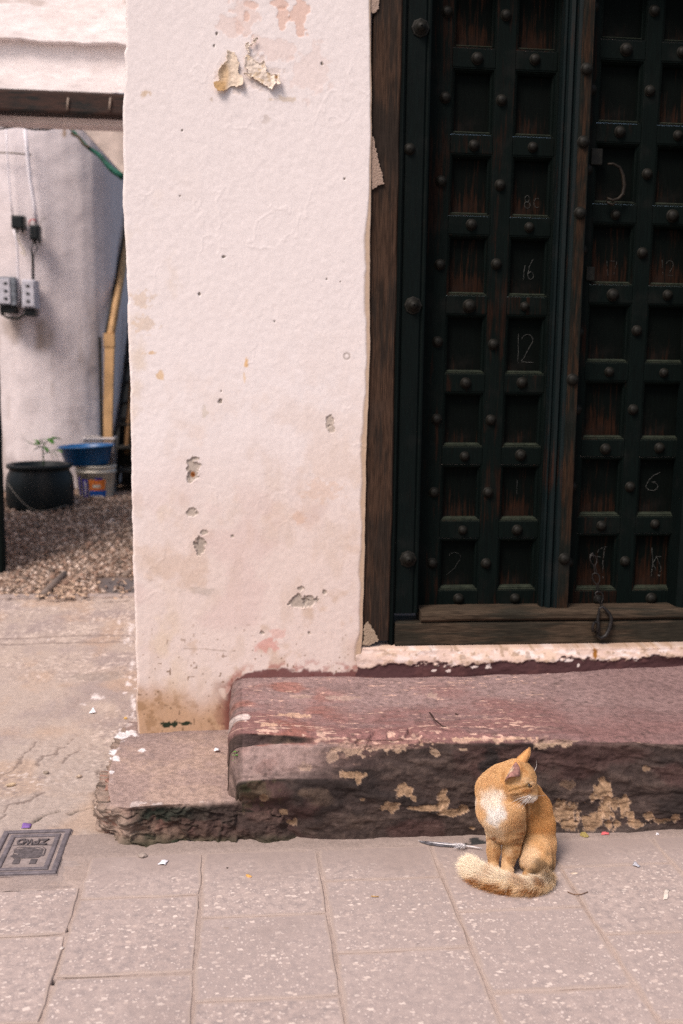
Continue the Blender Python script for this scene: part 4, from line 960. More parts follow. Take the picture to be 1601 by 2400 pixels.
# meter boxes and their wiring
def px_box(x0, y0, x1, y1, yf, dep): a = Wl(x0, y0, yf); b = Wl(x1, y1, yf); return a[0], b[0], yf, yf+dep, b[2], a[2]
M_box = m_plain('meter_paint', (.50, .50, .56), .15, 18, .5, .2, .4); M_boxd = m_plain('meter_dark', (.16, .18, .21), .4, 25, .5, .3, .4)
M_blk = m_plain('black_plastic', (.006, .010, .011), .3, 20, .4, .2, .4); M_pvc = m_plain('white_pvc', (.74, .70, .74), .05, 10, .45, .1, .4)
for (x0, y0, x1, y1, lab, md, n_) in ((-8, 648, 38, 716, 'weathered grey electricity meter box cut by the left picture edge', M_boxd, 0), (50, 655, 84, 722, 'white electricity meter box, right of the two on the courtyard wall', M_box, 1)):
    X0, X1, Y0, Y1, Z0, Z1 = px_box(x0, y0, x1, y1, 9.72, .21)
    t = thing('meter_box', lab, 'meter box', ((X0+X1)/2, 9.72, Z0)); cx = (X0+X1)/2
    w2 = (X1-X0)/2
    BM().box(-w2, w2, 0, .21, 0, Z1-Z0, .008).obj('housing', md, t)
    BM().box(-w2+.012, w2-.05 if n_ == 0 else w2-.012, -.012, .002, .015, Z1-Z0-.015, .004).obj('cover', M_box, t)
    for k in range(3): BM().box(-.02, .012, -.018, -.010, .05+.07*k, .07+.07*k, .002).obj('bolt', M_blk, t)
    BM().box(-w2+.01, w2-.01, .03, .17, -.07, 0, .01).obj('terminal_cover', M_blk, t)
for (x0, y0, x1, y1, lab) in ((26, 504, 57, 536, 'black cable junction box on the courtyard wall, left and higher of the two'), (69, 527, 93, 562, 'black cable junction box below the white conduit')):
    X0, X1, Y0, Y1, Z0, Z1 = px_box(x0, y0, x1, y1, 9.80, .12); t = thing('junction_box', lab, 'junction box', ((X0+X1)/2, 9.8, Z0)); w2 = (X1-X0)/2
    BM().box(-w2, w2, 0, .12, 0, Z1-Z0, .006).obj('housing', M_blk, t); BM().box(-w2+.01, w2-.02, -.012, .001, .012, Z1-Z0-.012, .004).obj('lid', M_blk, t)
    for k in range(2): BM().tube([(-w2*.3+k*.05, .05, 0), (-w2*.3+k*.05, .05, -.035)], .010, 8).obj('gland', M_blk, t)
tag(BM().tube(cpts([(58, 296), (63, 350), (70, 420), (80, 480), (86, 527)], 9.86), .018, 8).obj('conduit', M_pvc), 'thick white conduit slanting down to the right junction box', 'conduit')
tag(BM().tube(cpts([(14, 296), (17, 360), (22, 430), (25, 470), (30, 504)], 9.86), .007, 6).obj('conduit', M_pvc), 'thin white conduit down the wall left of the thick one', 'conduit')
tag(BM().tube(cpts([(-20, 357), (30, 359), (73, 363)], 9.88), .007, 6).obj('wall_rod', m_plain('rust_rod', (.12, .09, .06))), 'thin rusty rod fixed level across the courtyard wall', 'rod')
tag(BM().tube(cpts([(32, 538), (38, 560), (41, 600), (42, 640), (45, 700), (40, 720)], 9.80), .010, 6).obj('meter_wire', M_pvc), 'pale wire dropping between the two meter boxes', 'wire')
tag(BM().tube(cpts([(80, 562), (74, 585), (77, 602), (78, 655)], 9.82), [.006, .006, .012, .014], 6).obj('meter_wire', M_blk), 'dark cable from the lower junction box into the white meter', 'wire')
tag(BM().tube(cpts([(84, 562), (88, 582), (78, 602)], 9.82), .005, 6).obj('meter_wire', M_cab), 'short cable loop under the lower junction box', 'wire')
tag(BM().tube(cpts([(68, 528), (70, 516), (80, 514), (84, 520)], 9.80), .005, 6).obj('meter_wire', m_plain('red_wire', (.5, .03, .03))), 'short red wire arched over the lower junction box', 'wire')
tag(BM().tube(cpts([(92, 530), (98, 515), (105, 508), (106, 514), (99, 513)], 9.80), .003, 6).obj('meter_wire', m_plain('grey_wire', (.3, .27, .25))), 'curled grey wire end right of the lower junction box', 'wire')
tag(BM().tube(cpts([(34, 537), (46, 570), (56, 585), (60, 600), (48, 590)], 9.82), .003, 6).obj('meter_wire', m_plain('yellow_wire', (.45, .38, .16))), 'thin yellowish wire looping under the higher junction box', 'wire')
tag(BM().tube(cpts([(2, 735), (20, 745), (45, 746), (60, 735), (74, 730)], 9.78), .012, 6).obj('meter_wire', M_cab), 'black cable sagging between the undersides of both meters', 'wire')

# stair with its handrail
st = thing('staircase', 'dark wooden stair with a pale handrail at the back of the courtyard', 'staircase', (-.8, 10.0, .3))
M_st = m_plain('dark_stair_wood', (.018, .017, .015), .4, 12, .6, .3); M_tan = m_plain('pale_pine', (.50, .31, .15), .18, 9, .6, .3, .3)
for k in range(9):
    z = .0+.215*(k+1); y = -.03+.27*k
    BM().box(-.42, .45, y-.02, y+.28, z-.03, z, .005).obj('tread', M_st, st)
for s in (-.44, .46): 
    o = BM().prism_x([(-.06, 0), (-.06, .2), (2.4, 2.0), (2.4, 1.75), (.25, 0)], s, s+.03).obj('stringer', M_st, st)
BM().box(-.42, .45, .6, .66, 0, .7).obj('riser_board', M_st, st)
nw = [Wl(a, b, 9.86) for a, b in ((255, 782), (250, 870), (245, 1045))]
bm = BM(); L0 = Vector((-.8, 10.0, .3))
zt = nw[0][2]-.3; zb = -.02
def quadpost(rows):
    r = [[bm.b.verts.new((x+sx*h, y+sy*h, z)) for sx, sy in ((-1, -1), (1, -1), (1, 1), (-1, 1))] for x, y, z, h in rows]
    for A_, B_ in zip(r, r[1:]):
        for k in range(4): bm.b.faces.new((A_[k], A_[(k+1) % 4], B_[(k+1) % 4], B_[k]))
    bm.b.faces.new(r[0][::-1]); bm.b.faces.new(r[-1])
nx = nw[2][0]+.8+.02
quadpost([(nx, -.12, zb, .036), (nx+.02, -.12, zt*.5, .042), (nx+.045, -.12, zt-.14, .044), (nx+.045, -.12, zt-.12, .050), (nx+.045, -.12, zt, .050)])
bm.obj('newel_post', M_tan, st)
r0 = Vector((nx+.05, -.10, zt-.02)); r1 = Vector((nx+.10, 1.7, zt+1.45))
BM().tube([r0, r1], .042, 4).obj('handrail', M_tan, st)
BM().tube([r0+Vector((-.045, .03, .02)), r1+Vector((-.045, .03, .02))], .016, 6).obj('rail_shadow_strip', M_st, st)  # dark strip added along the handrail in place of its shadow
BM().tube([(nx+.14, .30, .35), (nx+.15, 1.5, 1.85)], .03, 4).obj('baluster', m_plain('brown_pine', (.20, .11, .05)), st)
BM().box(nx-.065, nx-.038, -.10, -.06, 0, zt*.98, .004).obj('side_strip', M_st, st)  # dark upright strip close to the left of the newel

# things at the foot of the wall
M_pot = m_plain('glazed_pot', (.008, .014, .015), .5, 9, .35, .25, .6)
pc = G(95, 1208, .225)
pot = thing('plant_pot', 'large round black pot with white drip marks on the gravel', 'plant pot', (pc[0]-.045, pc[1]+.25, .20))
k = NT('pot_glaze'); nz = k.noise(10, 5); col_ = k.mix(k.step(nz, .55, .8, 0, .5), (.006, .011, .013), (.05, .05, .045)); M_pot = k.done(col_, .45, nz, .4, .004, .25)
BM().lathe([(.22, .0), (.265, .02), (.292, .11), (.298, .24), (.288, .34), (.262, .395), (.258, .415), (.282, .42), (.285, .45), (.27, .457), (.24, .45), (.235, .39), (.0, .385)], n=48).obj('pot_body', M_pot, pot)
BM().lathe([(.236, .392), (.12, .403), (0, .398)], n=24).obj('soil', m_plain('soil', (.05, .038, .03), .4, 60, .95, .6), pot)
pts = []
for t in np.linspace(0, 1, 22):
    a = R(-150+120*t); z = .30-.23*ss(0, .55, t)+.03*t*ss(.6, 1, t)
    r_ = np.interp(z, [0, .03, .13, .24, .33], [.22, .268, .292, .298, .290])+.003; pts.append((r_*math.cos(a), r_*math.sin(a), float(z)))
BM().tube(pts, .0045, 5).obj('drip_line', m_plain('lime_drip', (.20, .19, .17), .4, 30, .9), pot)
plant = thing('potted_plant', 'small green seedling growing in the black pot', 'plant', (pc[0]-.025, pc[1]+.25, .575))
pl = lambda L: [np.array(Wl(a, b, pc[1]+.25))-np.array(plant.location) for a, b in L]
M_grn = m_plain('leaf_green', (.10, .27, .045), .4, 30, .5, .3, .4); M_stem = m_plain('stem_green', (.05, .11, .04), .3, 30, .6)
BM().tube(pl([(103, 1100), (102, 1075), (100, 1048)]), [.007, .006, .005], 6).obj('stem', M_stem, plant)
for L in ([(100, 1048), (90, 1044), (75, 1040), (66, 1037)], [(100, 1048), (106, 1038), (112, 1030), (130, 1026)], [(103, 1064), (112, 1060), (120, 1062), (124, 1075)], [(112, 1060), (125, 1056), (134, 1055)]): BM().tube(pl(L), .0035, 5).obj('stalk', M_stem, plant)
def leafm(c, l, w_, az, tilt, m, parent, name='leaf'):
    bm = BM(); n = 6; rows = []
    for i in range(n+1):
        t = i/n; ww = w_*math.sin(math.pi*min(t*.93+.06, 1))**.8; x = l*t; z = -.25*l*t*t
        rows.append([bm.b.verts.new((x, -ww, z+.2*ww)), bm.b.verts.new((x, 0, z)), bm.b.verts.new((x, ww, z+.2*ww))])
    for A_, B_ in zip(rows, rows[1:]):
        for q in range(2): bm.b.faces.new((A_[q], A_[q+1], B_[q+1], B_[q])).smooth = True
    o = bm.obj(name, m, parent); o.location = tuple(c); o.rotation_euler = (random.uniform(-.5, .5), tilt, az); return o
for (a, b, l, w_, az, ti) in ((98, 1048, .06, .022, 3.4, .2), (95, 1042, .055, .022, 2.6, -.3), (88, 1036, .04, .015, 2.3, -.5), (108, 1030, .06, .022, 3.0, .1), (112, 1028, .055, .02, -.6, .4), (128, 1026, .05, .012, .1, .1), (120, 1028, .04, .014, .4, -.2), (66, 1036, .045, .010, 2.5, -.6), (122, 1060, .045, .018, .2, .5), (130, 1056, .045, .014, .1, .0), (104, 1046, .05, .02, -.9, .5), (100, 1040, .04, .018, 1.2, -.2)):
    leafm(pl([(a, b)])[0], l*1.45, w_*1.5, az, ti, M_grn, plant)

bc = G(221, 1178, .26); by = bc[1]+.13; bz = .25
bk = thing('paint_bucket', 'white plastic bucket with a torn orange and blue label under the blue basin', 'bucket', (bc[0], by, bz))
bk.scale = (1.14, 1.14, 1.06)
M_bk = m_plain('white_plastic', (.62, .58, .50), .12, 12, .5, .1, .4)
BM().lathe([(.0, .0), (.128, .0), (.133, .01), (.158, .27), (.168, .272), (.168, .285), (.160, .287), (.162, .315), (.170, .317), (.170, .332), (.160, .334), (.155, .30), (.12, .01), (0, .012)], n=48).obj('tub', M_bk, bk)
def wrap(a0, a1, z0, z1, m, parent, rr=lambda z: .1345+.0945*(z-.01)+.0012):
    bm = BM(); n = 10; rows = []
    for z in (z0, z1): rows.append([bm.b.verts.new((rr(z)*math.cos(R(a)), rr(z)*math.sin(R(a)), z)) for a in np.linspace(a0, a1, n)])
    for k in range(n-1): bm.b.faces.new((rows[0][k], rows[0][k+1], rows[1][k+1], rows[1][k])).smooth = True
    return bm.obj('label_print', m, parent)
rr2 = lambda z: .1345+.0945*(z-.01)+.0022
M_or = m_plain('label_orange', (.72, .20, .04), .2, 50, .6); M_bl = m_plain('label_blue', (.01, .09, .38), .5, 60, .6); M_pu = m_plain('label_violet', (.05, .04, .25), .5, 60, .6)
wrap(-102, -52, .12, .215, M_or, bk); wrap(-102, -48, .055, .12, M_bl, bk); wrap(-145, -136, .07, .24, M_pu, bk); wrap(-126, -108, .05, .22, M_pu, bk); wrap(-85, -62, .213, .232, M_pu, bk, rr2); wrap(-92, -68, .145, .172, M_bk, bk, rr2); wrap(-98, -60, .06, .075, M_bk, bk, rr2); wrap(-118, -114, .08, .2, M_bk, bk, rr2)
bs = thing('blue_basin', 'blue plastic washing basin balanced on the white bucket', 'basin', (bc[0]-.075, by, bz+.357)); bs.rotation_euler = (0, R(-2.5), 0)
BM().lathe([(0, 0), (.19, 0), (.20, .01), (.245, .165), (.262, .168), (.263, .176), (.253, .180), (.238, .168), (.192, .014), (0, .010)], n=48).obj('basin_shell', m_plain('blue_plastic', (.006, .085, .24), .15, 8, .4, .1, .5), bs)
k = NT('clear_plastic'); k.p.inputs['Transmission Weight'].default_value = .8; M_clr = k.done((.62, .58, .57), .35, k.noise(30, 4), .5, .004, .5)
cr_ = thing('plastic_crate', 'translucent plastic tub standing behind the blue basin', 'tub', (bc[0]+.0, by+.36, .28))
bm = BM()
for a_, b_, c_, d_ in ((-.14, .14, -.11, -.107), (-.14, .14, .107, .11), (-.14, -.137, -.107, .107), (.137, .14, -.107, .107)): bm.box(a_, b_, c_, d_, .0, .56, .001)
bm.obj('tub_sides', M_clr, cr_); bm = BM()
for a_, b_, c_, d_ in ((-.15, .15, -.12, -.11), (-.15, .15, .11, .12), (-.15, -.14, -.11, .11), (.14, .15, -.11, .11)): bm.box(a_, b_, c_, d_, .545, .565, .003)
bm.obj('tub_rim', m_plain('pale_rim', (.6, .55, .53), .1), cr_)
p0, p1 = G(152, 1346, .03), G(98, 1398, .02)
o = BM().tube([p0, (p0+p1)/2+np.array([0, 0, .003]), p1], [.026, .025, .024], 8).obj('wooden_rod', m_plain('grey_stick', (.15, .12, .105), .3, 20, .9, .5)); tag(o, 'thick grey stick lying on the gravel by the kerb', 'stick')
M_fl = m_plain('dry_petal', (.46, .33, .24), .25, 50, .8)
r5 = np.random.default_rng(3)
lv = []
V = []; Fc = []
for i in range(170):
    a = r5.normal(150, 30) if i < 110 else r5.uniform(0, 300); b = 1402-abs(r5.normal(0, 16)) if i < 110 else r5.uniform(1352, 1408)
    p = G(a, min(b, 1404), .022); s = r5.uniform(.012, .028); an = r5.uniform(0, 6.28); n0_ = len(V)
    for q in range(4):
        u = an+q*math.pi/2; V.append((p[0]+s*math.cos(u)*(1 if q % 2 else .6), p[1]+s*math.sin(u)*(1 if q % 2 else .6), p[2]+r5.uniform(-.004, .014)))
    Fc += [(n0_, n0_+1, n0_+2), (n0_, n0_+2, n0_+3)]
o = mesh('fallen_leaves', V, Fc, M_fl); tag(o, 'scatter of small dry pale leaves along the kerb', 'dry leaves', None, 'stuff')

# ------------------------------------------------------------------ manhole cover
mh = thing('manhole_cover', 'small rectangular cast manhole cover reading ZPWD, set in the paving', 'manhole cover', (-.655, 3.01, -.006))
k = NT('cast_cement'); nz = k.noise(60, 5, rough=.7); M_cov = k.done(k.mix(k.step(nz, .3, .7), (.215, .175, .165), (.32, .265, .25)), .9, nz, .6, .002, .2)
M_rim = m_plain('worn_iron_rim', (.145, .125, .135), .25, 40, .75, .5, .4, .1)
M_let = m_plain('iron_lettering', (.10, .085, .088), .3, 90, .75, .4, .3)
def cw(px, py): return G(px, py, .004)[:2]-np.array([-.655, 3.01])
inner = [cw(3, 2033), cw(101, 2030), cw(128.6, 1959), cw(37, 1962)]
def ringpoly(poly, d):   # grow a quad about its centre by d metres
    c_ = sum(poly)/4; return [p+(p-c_)/abs(p-c_).max()*d*np.array([1, 1]) for p in poly]
def offs(poly, d):
    n = len(poly); out = []
    for i in range(n):
        a, b, c_ = poly[i-1], poly[i], poly[(i+1) % n]; u = (b-a)/np.linalg.norm(b-a); v = (c_-b)/np.linalg.norm(c_-b)
        nu = np.array([u[1], -u[0]]); nv = np.array([v[1], -v[0]]); m_ = nu+nv; out.append(b+m_/m_.dot(nu)*d if abs(m_.dot(nu)) > .1 else b+nu*d)
    return out
def band(name, A, B, z0, z1, m, bev=.003):
    bm = BM(); n = 4; mid1 = [a+(b-a)*.2 for a, b in zip(A, B)]; mid2 = [a+(b-a)*.8 for a, b in zip(A, B)]
    rs = [[bm.b.verts.new((p[0], p[1], z)) for p in L] for L, z in ((A, z0), (A, z1-.002), (mid1, z1), (mid2, z1), (B, z1-.002), (B, z0))]
    for X_, Y_ in zip(rs, rs[1:]):
        for q in range(n): bm.b.faces.new((X_[q], X_[(q+1) % n], Y_[(q+1) % n], Y_[q]))
    return bm.obj(name, m, mh)
bm = BM(); vs_ = [bm.b.verts.new((p[0], p[1], .0065)) for p in offs(inner, .05)]; bm.b.faces.new(vs_); lo = [bm.b.verts.new((p[0], p[1], -.02)) for p in offs(inner, .05)]
for q in range(4): bm.b.faces.new((vs_[q], vs_[(q+1) % 4], lo[(q+1) % 4], lo[q]))
bm.obj('cover_plate', M_cov, mh)
band('inner_rim', offs(inner, .002), offs(inner, .017), .0, .0115, M_rim)
band('outer_frame', offs(inner, .029), offs(inner, .046), .0, .013, M_rim)
ex_ = cw(110, 1971)-cw(48, 1972.5); wL = np.linalg.norm(ex_); ang = math.atan2(-ex_[1], -ex_[0])
for ch, px in (('D', 50), ('W', 67.5), ('P', 86.5), ('Z', 104)):
    fc_ = bpy.data.curves.new('letter', 'FONT'); fc_.body = ch; fc_.size = .046; fc_.extrude = .0035; fc_.align_x = 'CENTER'; fc_.align_y = 'CENTER'; fc_.offset = .0012
    fc_.materials.append(M_let); o = bpy.data.objects.new('letter_outline', fc_); COL.objects.link(o); bpy.context.view_layer.update(); lm = bpy.data.meshes.new_from_object(o.evaluated_get(bpy.context.evaluated_depsgraph_get())); bpy.data.objects.remove(o); o = link(bpy.data.objects.new('letter', lm), mh); p = cw(px, 1971.3); o.location = (p[0], p[1], .0075); o.rotation_euler = (0, 0, ang); o.scale = (.60 if ch == 'W' else .80, 1.1, 1)
def plate(name, pts, h, m=M_let): 
    return BM().prism([tuple(cw(a, b)) for a, b in pts][::-1], .005, .0065+h).obj(name, m, mh)
plate('cartouche', [(24, 2005), (29, 2002), (31, 1990), (44, 1983.5), (62, 1982), (90, 1982), (101, 1983), (108.5, 1988), (106, 1997), (102, 2004), (96, 2004.5), (90, 2008), (79, 2009), (32, 2010), (30, 2007)], .002)
for L in ([(30, 2003), (33, 1992), (45, 1986), (62, 1984)], [(62, 1984), (90, 1984), (100, 1986), (105, 1990), (101, 2001)], [(40, 1989), (56, 1988)], [(84, 1987), (98, 1990)], [(33, 1999), (44, 2002)]):
    BM().tube([(*cw(a, b), .0088) for a, b in L], .0018, 5).obj('cartouche_line', M_cov, mh)
plate('square_lug', [(28, 2023), (44, 2023), (48, 2012), (34, 2012)], .0025); plate('square_lug', [(68, 2022.5), (83, 2022.5), (88, 2012), (73, 2012)], .0025)
BM().tube([(*cw(a, b), .0068) for a, b in ((30, 1979), (60, 1979), (125, 1978))], .0013, 4).obj('score_line', M_let, mh)

# ------------------------------------------------------------------ small litter
def scrap(name, px, py, pts, m, label, cat, z=.0, curl=.006, yb=None):
    p = G(px, py, z) ; bm = BM(); n = 5; rows = []
    q = [G(px+a, py+b, z) for a, b in pts]
    for i in range(n+1):
        row = []
        for j in range(n+1):
            u, v = i/n, j/n
            w_ = (q[0]*(1-u)+q[1]*u)*(1-v)+(q[3]*(1-u)+q[2]*u)*v
            row.append(bm.b.verts.new((w_[0]-p[0]+random.gauss(0, .0006), w_[1]-p[1]+random.gauss(0, .0006), .003+curl*.45*(math.sin(u*2.2+v*1.1)**2)+random.uniform(0, .001))))
        rows.append(row)
    for A_, B_ in zip(rows, rows[1:]):
        for k_ in range(n): bm.b.faces.new((A_[k_], A_[k_+1], B_[k_+1], B_[k_])).smooth = True
    o = bm.obj(name, m); o.location = tuple(p); md = o.modifiers.new('t', 'SOLIDIFY'); md.thickness = .0007
    return tag(o, label, cat)
M_pap = m_plain('white_paper', (.82, .80, .84), .06, 30, .8)
scrap('paper_scrap', 383, 2024, [(-13, 4), (4, 6), (13, -6), (-4, -4)], M_pap, 'white paper scrap lying in front of the crumbling plinth', 'paper scrap', curl=.008)
scrap('paper_scrap', 218, 1668, [(-9, 5), (9, 4), (5, -2), (1, -9)], M_pap, 'white torn triangle of paper on the lane by the house corner', 'paper scrap', curl=.005)
scrap('paper_scrap', 1490, 2029, [(-9, 1), (5, 7), (11, 3), (-4, -6)], m_plain('grey_paper', (.5, .5, .55)), 'crumpled grey-white paper on the slabs right of the cat', 'paper scrap', curl=.010)
scrap('pink_scrap', 1419, 1955, [(-10, 4), (8, 4), (9, -3), (-8, -3)], m_plain('pink_paper', (.75, .16, .17)), 'small pink paper scrap at the foot of the maroon step', 'paper scrap')
scrap('plaster_chip', 1541, 1957, [(-4, 2), (3, 3), (4, -2), (-3, -2)], M_pap, 'tiny white chip at the far right foot of the step', 'chip')
scrap('purple_wrapper', 62, 1938, [(-12, 5), (8, 6), (13, -5), (-8, -6)], m_plain('purple_foil', (.22, .12, .36)), 'purple wrapper above the manhole cover', 'wrapper')
scrap('plaster_chip', 508, 1759, [(-7, 3), (5, 3), (6, -3), (-4, -3)], M_pap, 'white chip lying on top of the cement plinth', 'chip', z=.135)
def pebble(name, px, py, r, c, label, cat='pebble', z=0, sc=(1, .8, .6), rot=0):
    bm = BM(); bmesh.ops.create_icosphere(bm.b, subdivisions=2, radius=r)
    s = random.uniform(0, 50)
    for v in bm.b.verts:
        n = float(fbm(v.co.x/r*1.1+s, v.co.y/r*1.1, v.co.z/r*1.1, 3)); v.co *= 1+.28*n; v.co = Vector((v.co.x*sc[0], v.co.y*sc[1], v.co.z*sc[2]))
    o = bm.obj(name, m_plain('pebble_'+cat.replace(' ', '_'), c, .25, 90, .85, .5)); p = G(px, py, z+r*sc[2]*.6); o.location = tuple(p); o.rotation_euler = (0, 0, rot); return tag(o, label, cat)
pebble('pebble', 334, 2005, .0135, (.33, .27, .235), 'grey-brown stone against the front of the plinth')
pebble('pebble', 583, 2053, .009, (.60, .33, .10), 'small orange-yellow seed husk lying on a slab', 'husk', sc=(1.1, .6, .4), rot=-.6)
pebble('pebble', 108, 1810, .010, (.25, .20, .16), 'dark stone in a lane crack, nearest the plinth')
pebble('pebble', 26, 1839, .012, (.50, .38, .26), 'ochre stone near the left edge above the purple wrapper', sc=(1.5, .7, .6), rot=.4)
pebble('pebble', 185, 1819, .009, (.46, .36, .28), 'light tan stone on the lane left of the plinth', sc=(1.3, .7, .6), rot=.5)
pebble('pebble', 294, 1683, .008, (.55, .36, .12), 'orange crumb at the foot of the house corner', 'crumb')
pebble('pebble', 226, 1892, .007, (.5, .42, .38), 'pale pebble beside the left end of the plinth')
pebble('pebble', 145, 2222, .006, (.55, .48, .44), 'tiny pale pebble in the joint between two slabs')
pebble('pebble', 533, 2034, .0035, (.05, .035, .03), 'tiny dark speck of grit on a slab below the step')
pebble('seed_pod', 1368, 1957, .013, (.33, .26, .09), 'olive and cream seed shell on the paving right of the cat', 'shell', sc=(.9, 1.2, .7), rot=.5)
pebble('pebble', 1345, 2047, .009, (.62, .50, .40), 'flat cream stone chip behind the cat shadow', 'chip', sc=(1.4, .6, .25))
scrap('bird_dropping', 1560, 2097, [(-6, 14), (4, 12), (8, -10), (-1, -12)], m_plain('dropping', (.68, .60, .53)), 'pale dried dropping on the slabs at the right', 'dropping', curl=.001)
o = BM().tube([G(a, b, .004) for a, b in ((1330, 2090), (1345, 2096), (1362, 2096), (1378, 2090))], .0014, 5).obj('twig', m_plain('twig_brown', (.18, .10, .06))); tag(o, 'thin curved brown twig on the slab right of the cat tail', 'twig')
o = BM().tube([G(a, b, .004) for a, b in ((870, 2100), (879, 2101), (888, 2101))], .0016, 5).obj('match_stick', m_plain('match_wood', (.42, .26, .10))); tag(o, 'short ochre matchstick lying on the slabs left of the cat', 'matchstick')
o = BM().tube([G(a, b, .352) for a, b in ((1007, 1670), (1013, 1678), (1018, 1686), (1028, 1694), (1037, 1702), (1046, 1703))], [.003, .0035, .002, .0025, .002, .001], 5).obj('twig', m_plain('dark_twig', (.035, .018, .014))); tag(o, 'dark crooked twig lying on top of the maroon step', 'twig')
o = BM().tube([G(a, b, .352) for a, b in ((1067, 1673), (1074, 1675))], .0022, 5).obj('twig', bpy.data.materials['dark_twig']); tag(o, 'short dark stub on the step right of the crooked twig', 'twig')

# grey feather by the step
fe = thing('feather', 'grey bird feather with white quill at the foot of the step beside the cat', 'feather', tuple(G(1045, 1984, .006)))
f0 = np.array(fe.location); fp = [G(a, b, .010)-f0 for a, b in ((980, 1970), (1010, 1974), (1045, 1979), (1080, 1981), (1105, 1984), (1130, 1988))]
BM().tube(fp, [.0006, .0012, .0016, .002, .0022, .0014], 6).obj('quill', m_plain('quill_white', (.72, .70, .72)), fe)
def vane(rows_, m, name):
    bm = BM(); L = [[bm.b.verts.new(tuple(G(a, b, z)-f0)) for a, b, z in r] for r in rows_]
    for k_ in range(len(L[0])-1): bm.b.faces.new((L[0][k_], L[0][k_+1], L[1][k_+1], L[1][k_])).smooth = True
    return bm.obj(name, m, fe)
vane([[(980, 1970, .010), (1000, 1973, .010), (1025, 1976, .010), (1050, 1979, .010), (1078, 1981, .010)], [(988, 1975, .006), (1004, 1979, .005), (1028, 1983, .004), (1054, 1985, .004), (1078, 1984, .006)]], m_plain('feather_dark', (.07, .065, .075), .5, 60), 'vane')
vane([[(980, 1970, .010), (1000, 1971, .014), (1025, 1973, .015), (1050, 1975, .014), (1078, 1980, .010)], [(980, 1970, .010), (1000, 1973, .010), (1025, 1976, .010), (1050, 1979, .010), (1078, 1981, .010)]], m_plain('feather_grey', (.22, .21, .23), .4, 60), 'vane')
bm = BM()
for i in range(16):
    t = i/15; a = 1072+22*t; b = 1981+2*t
    for s in (-1, 1):
        p = G(a, b, .010)-f0; q = G(a-6-random.uniform(0, 5), b+s*random.uniform(4, 8), .010+random.uniform(0, .008))-f0; bm.tube([p, (p+q)/2+np.array([0, 0, .002]), q], [.0009, .0008, .0004], 4)
bm.obj('down', m_plain('down_white', (.62, .60, .62)), fe)

# weed in the angle of the step
wd = thing('weed', 'tiny green weed sprouting where the step meets the plinth', 'weed', tuple(Wl(553, 1768, 3.09)))
for i in range(16):
    p = np.array([random.gauss(0, .006), random.gauss(-.012, .003), random.gauss(-.004, .012)])
    leafm(p, random.uniform(.006, .012), .0035, random.uniform(0, 6.28), random.uniform(-1, .4), M_grn, wd)

# ------------------------------------------------------------------ the ginger cat
DY = .078
def K(zx, zy, y): return on(1040+zx/4.9, 1720+zy/4.9, 1, y-DY)
def Kg(zx, zy, r):            # lies on the ground: centre height r
    d = G(1040+zx/4.9, 1720+zy/4.9, r); return d
ZU = 3800.0
PR = []                        # (A, B, ra, rb, colour, comb, length)
def cap(a, b, ra, rb, k='o', comb=(0, 0, -1), ln=.010): PR.append((np.array(a), np.array(b), ra/ZU, rb/ZU, k, np.array(comb, float), ln))
# trunk, chest and neck
cap(K(600, 650, 2.872), K(652, 850, 2.858), 225, 262, 'c', (.1, -.2, -1), .015)
cap(K(655, 850, 2.858), K(702, 1010, 2.868), 262, 228, 'c', (.1, 0, -1), .013)
cap(K(695, 1010, 2.874), K(712, 1080, 2.890), 215, 140, 'c', (0, 0, -1), .012)
cap(K(622, 555, 2.885), K(628, 650, 2.88), 170, 218, 'o', (-.3, 0, -1), .012)
cap(K(830, 470, 2.868), K(690, 520, 2.884), 172, 180, 'o', (-1, 0, -.5), .011)
cap(K(990, 700, 2.925), K(1040, 850, 2.928), 150, 195, 'o', (.1, 0, -1), .009)
cap(K(1040, 850, 2.928), K(1068, 1030, 2.922), 195, 208, 'o', (.05, 0, -1), .009)
cap(K(1068, 1030, 2.922), K(1072, 1250, 2.915), 208, 215, 'o', (0, 0, -1), .009)
cap(K(1072, 1250, 2.915), K(1080, 1560, 2.905), 215, 195, 'o', (0, 0, -1), .011)
cap(K(850, 800, 2.90), K(1000, 900, 2.92), 150, 160, 'o', (.1, 0, -1), .009)
cap(K(1110, 1440, 2.89), K(1150, 1610, 2.87), 160, 125, 'hd', (.1, 0, -1), .011)
# haunch and hind foot
cap(K(1060, 1330, 2.862), K(1055, 1440, 2.850), 165, 182, 'h', (.1, -.1, -1), .010)
cap(K(1055, 1440, 2.850), K(1110, 1590, 2.86), 170, 120, 'hd', (.2, 0, -1), .010)
cap(K(1090, 1610, 2.825), K(955, 1618, 2.812), 70, 52, 'hd', (-1, 0, -.1), .005)
# front legs and paws
cap(K(582, 1070, 2.878), K(572, 1340, 2.872), 100, 72, 'l', (0, 0, -1), .009)
cap(K(572, 1340, 2.872), K(570, 1500, 2.866), 71, 60, 'l', (0, 0, -1), .007)
cap(Kg(570, 1545, .017), Kg(552, 1560, .015)+np.array([0, -.012, 0]), 66, 58, 'p', (0, -.5, -1), .006)
cap(K(805, 1080, 2.862), K(782, 1310, 2.858), 138, 96, 'l', (0, 0, -1), .009)
cap(K(782, 1310, 2.858), K(735, 1500, 2.848), 96, 72, 'l', (0, 0, -1), .007)
cap(Kg(730, 1570, .019), Kg(712, 1595, .016)+np.array([0, -.012, 0]), 76, 66, 'p', (0, -.5, -1), .006)
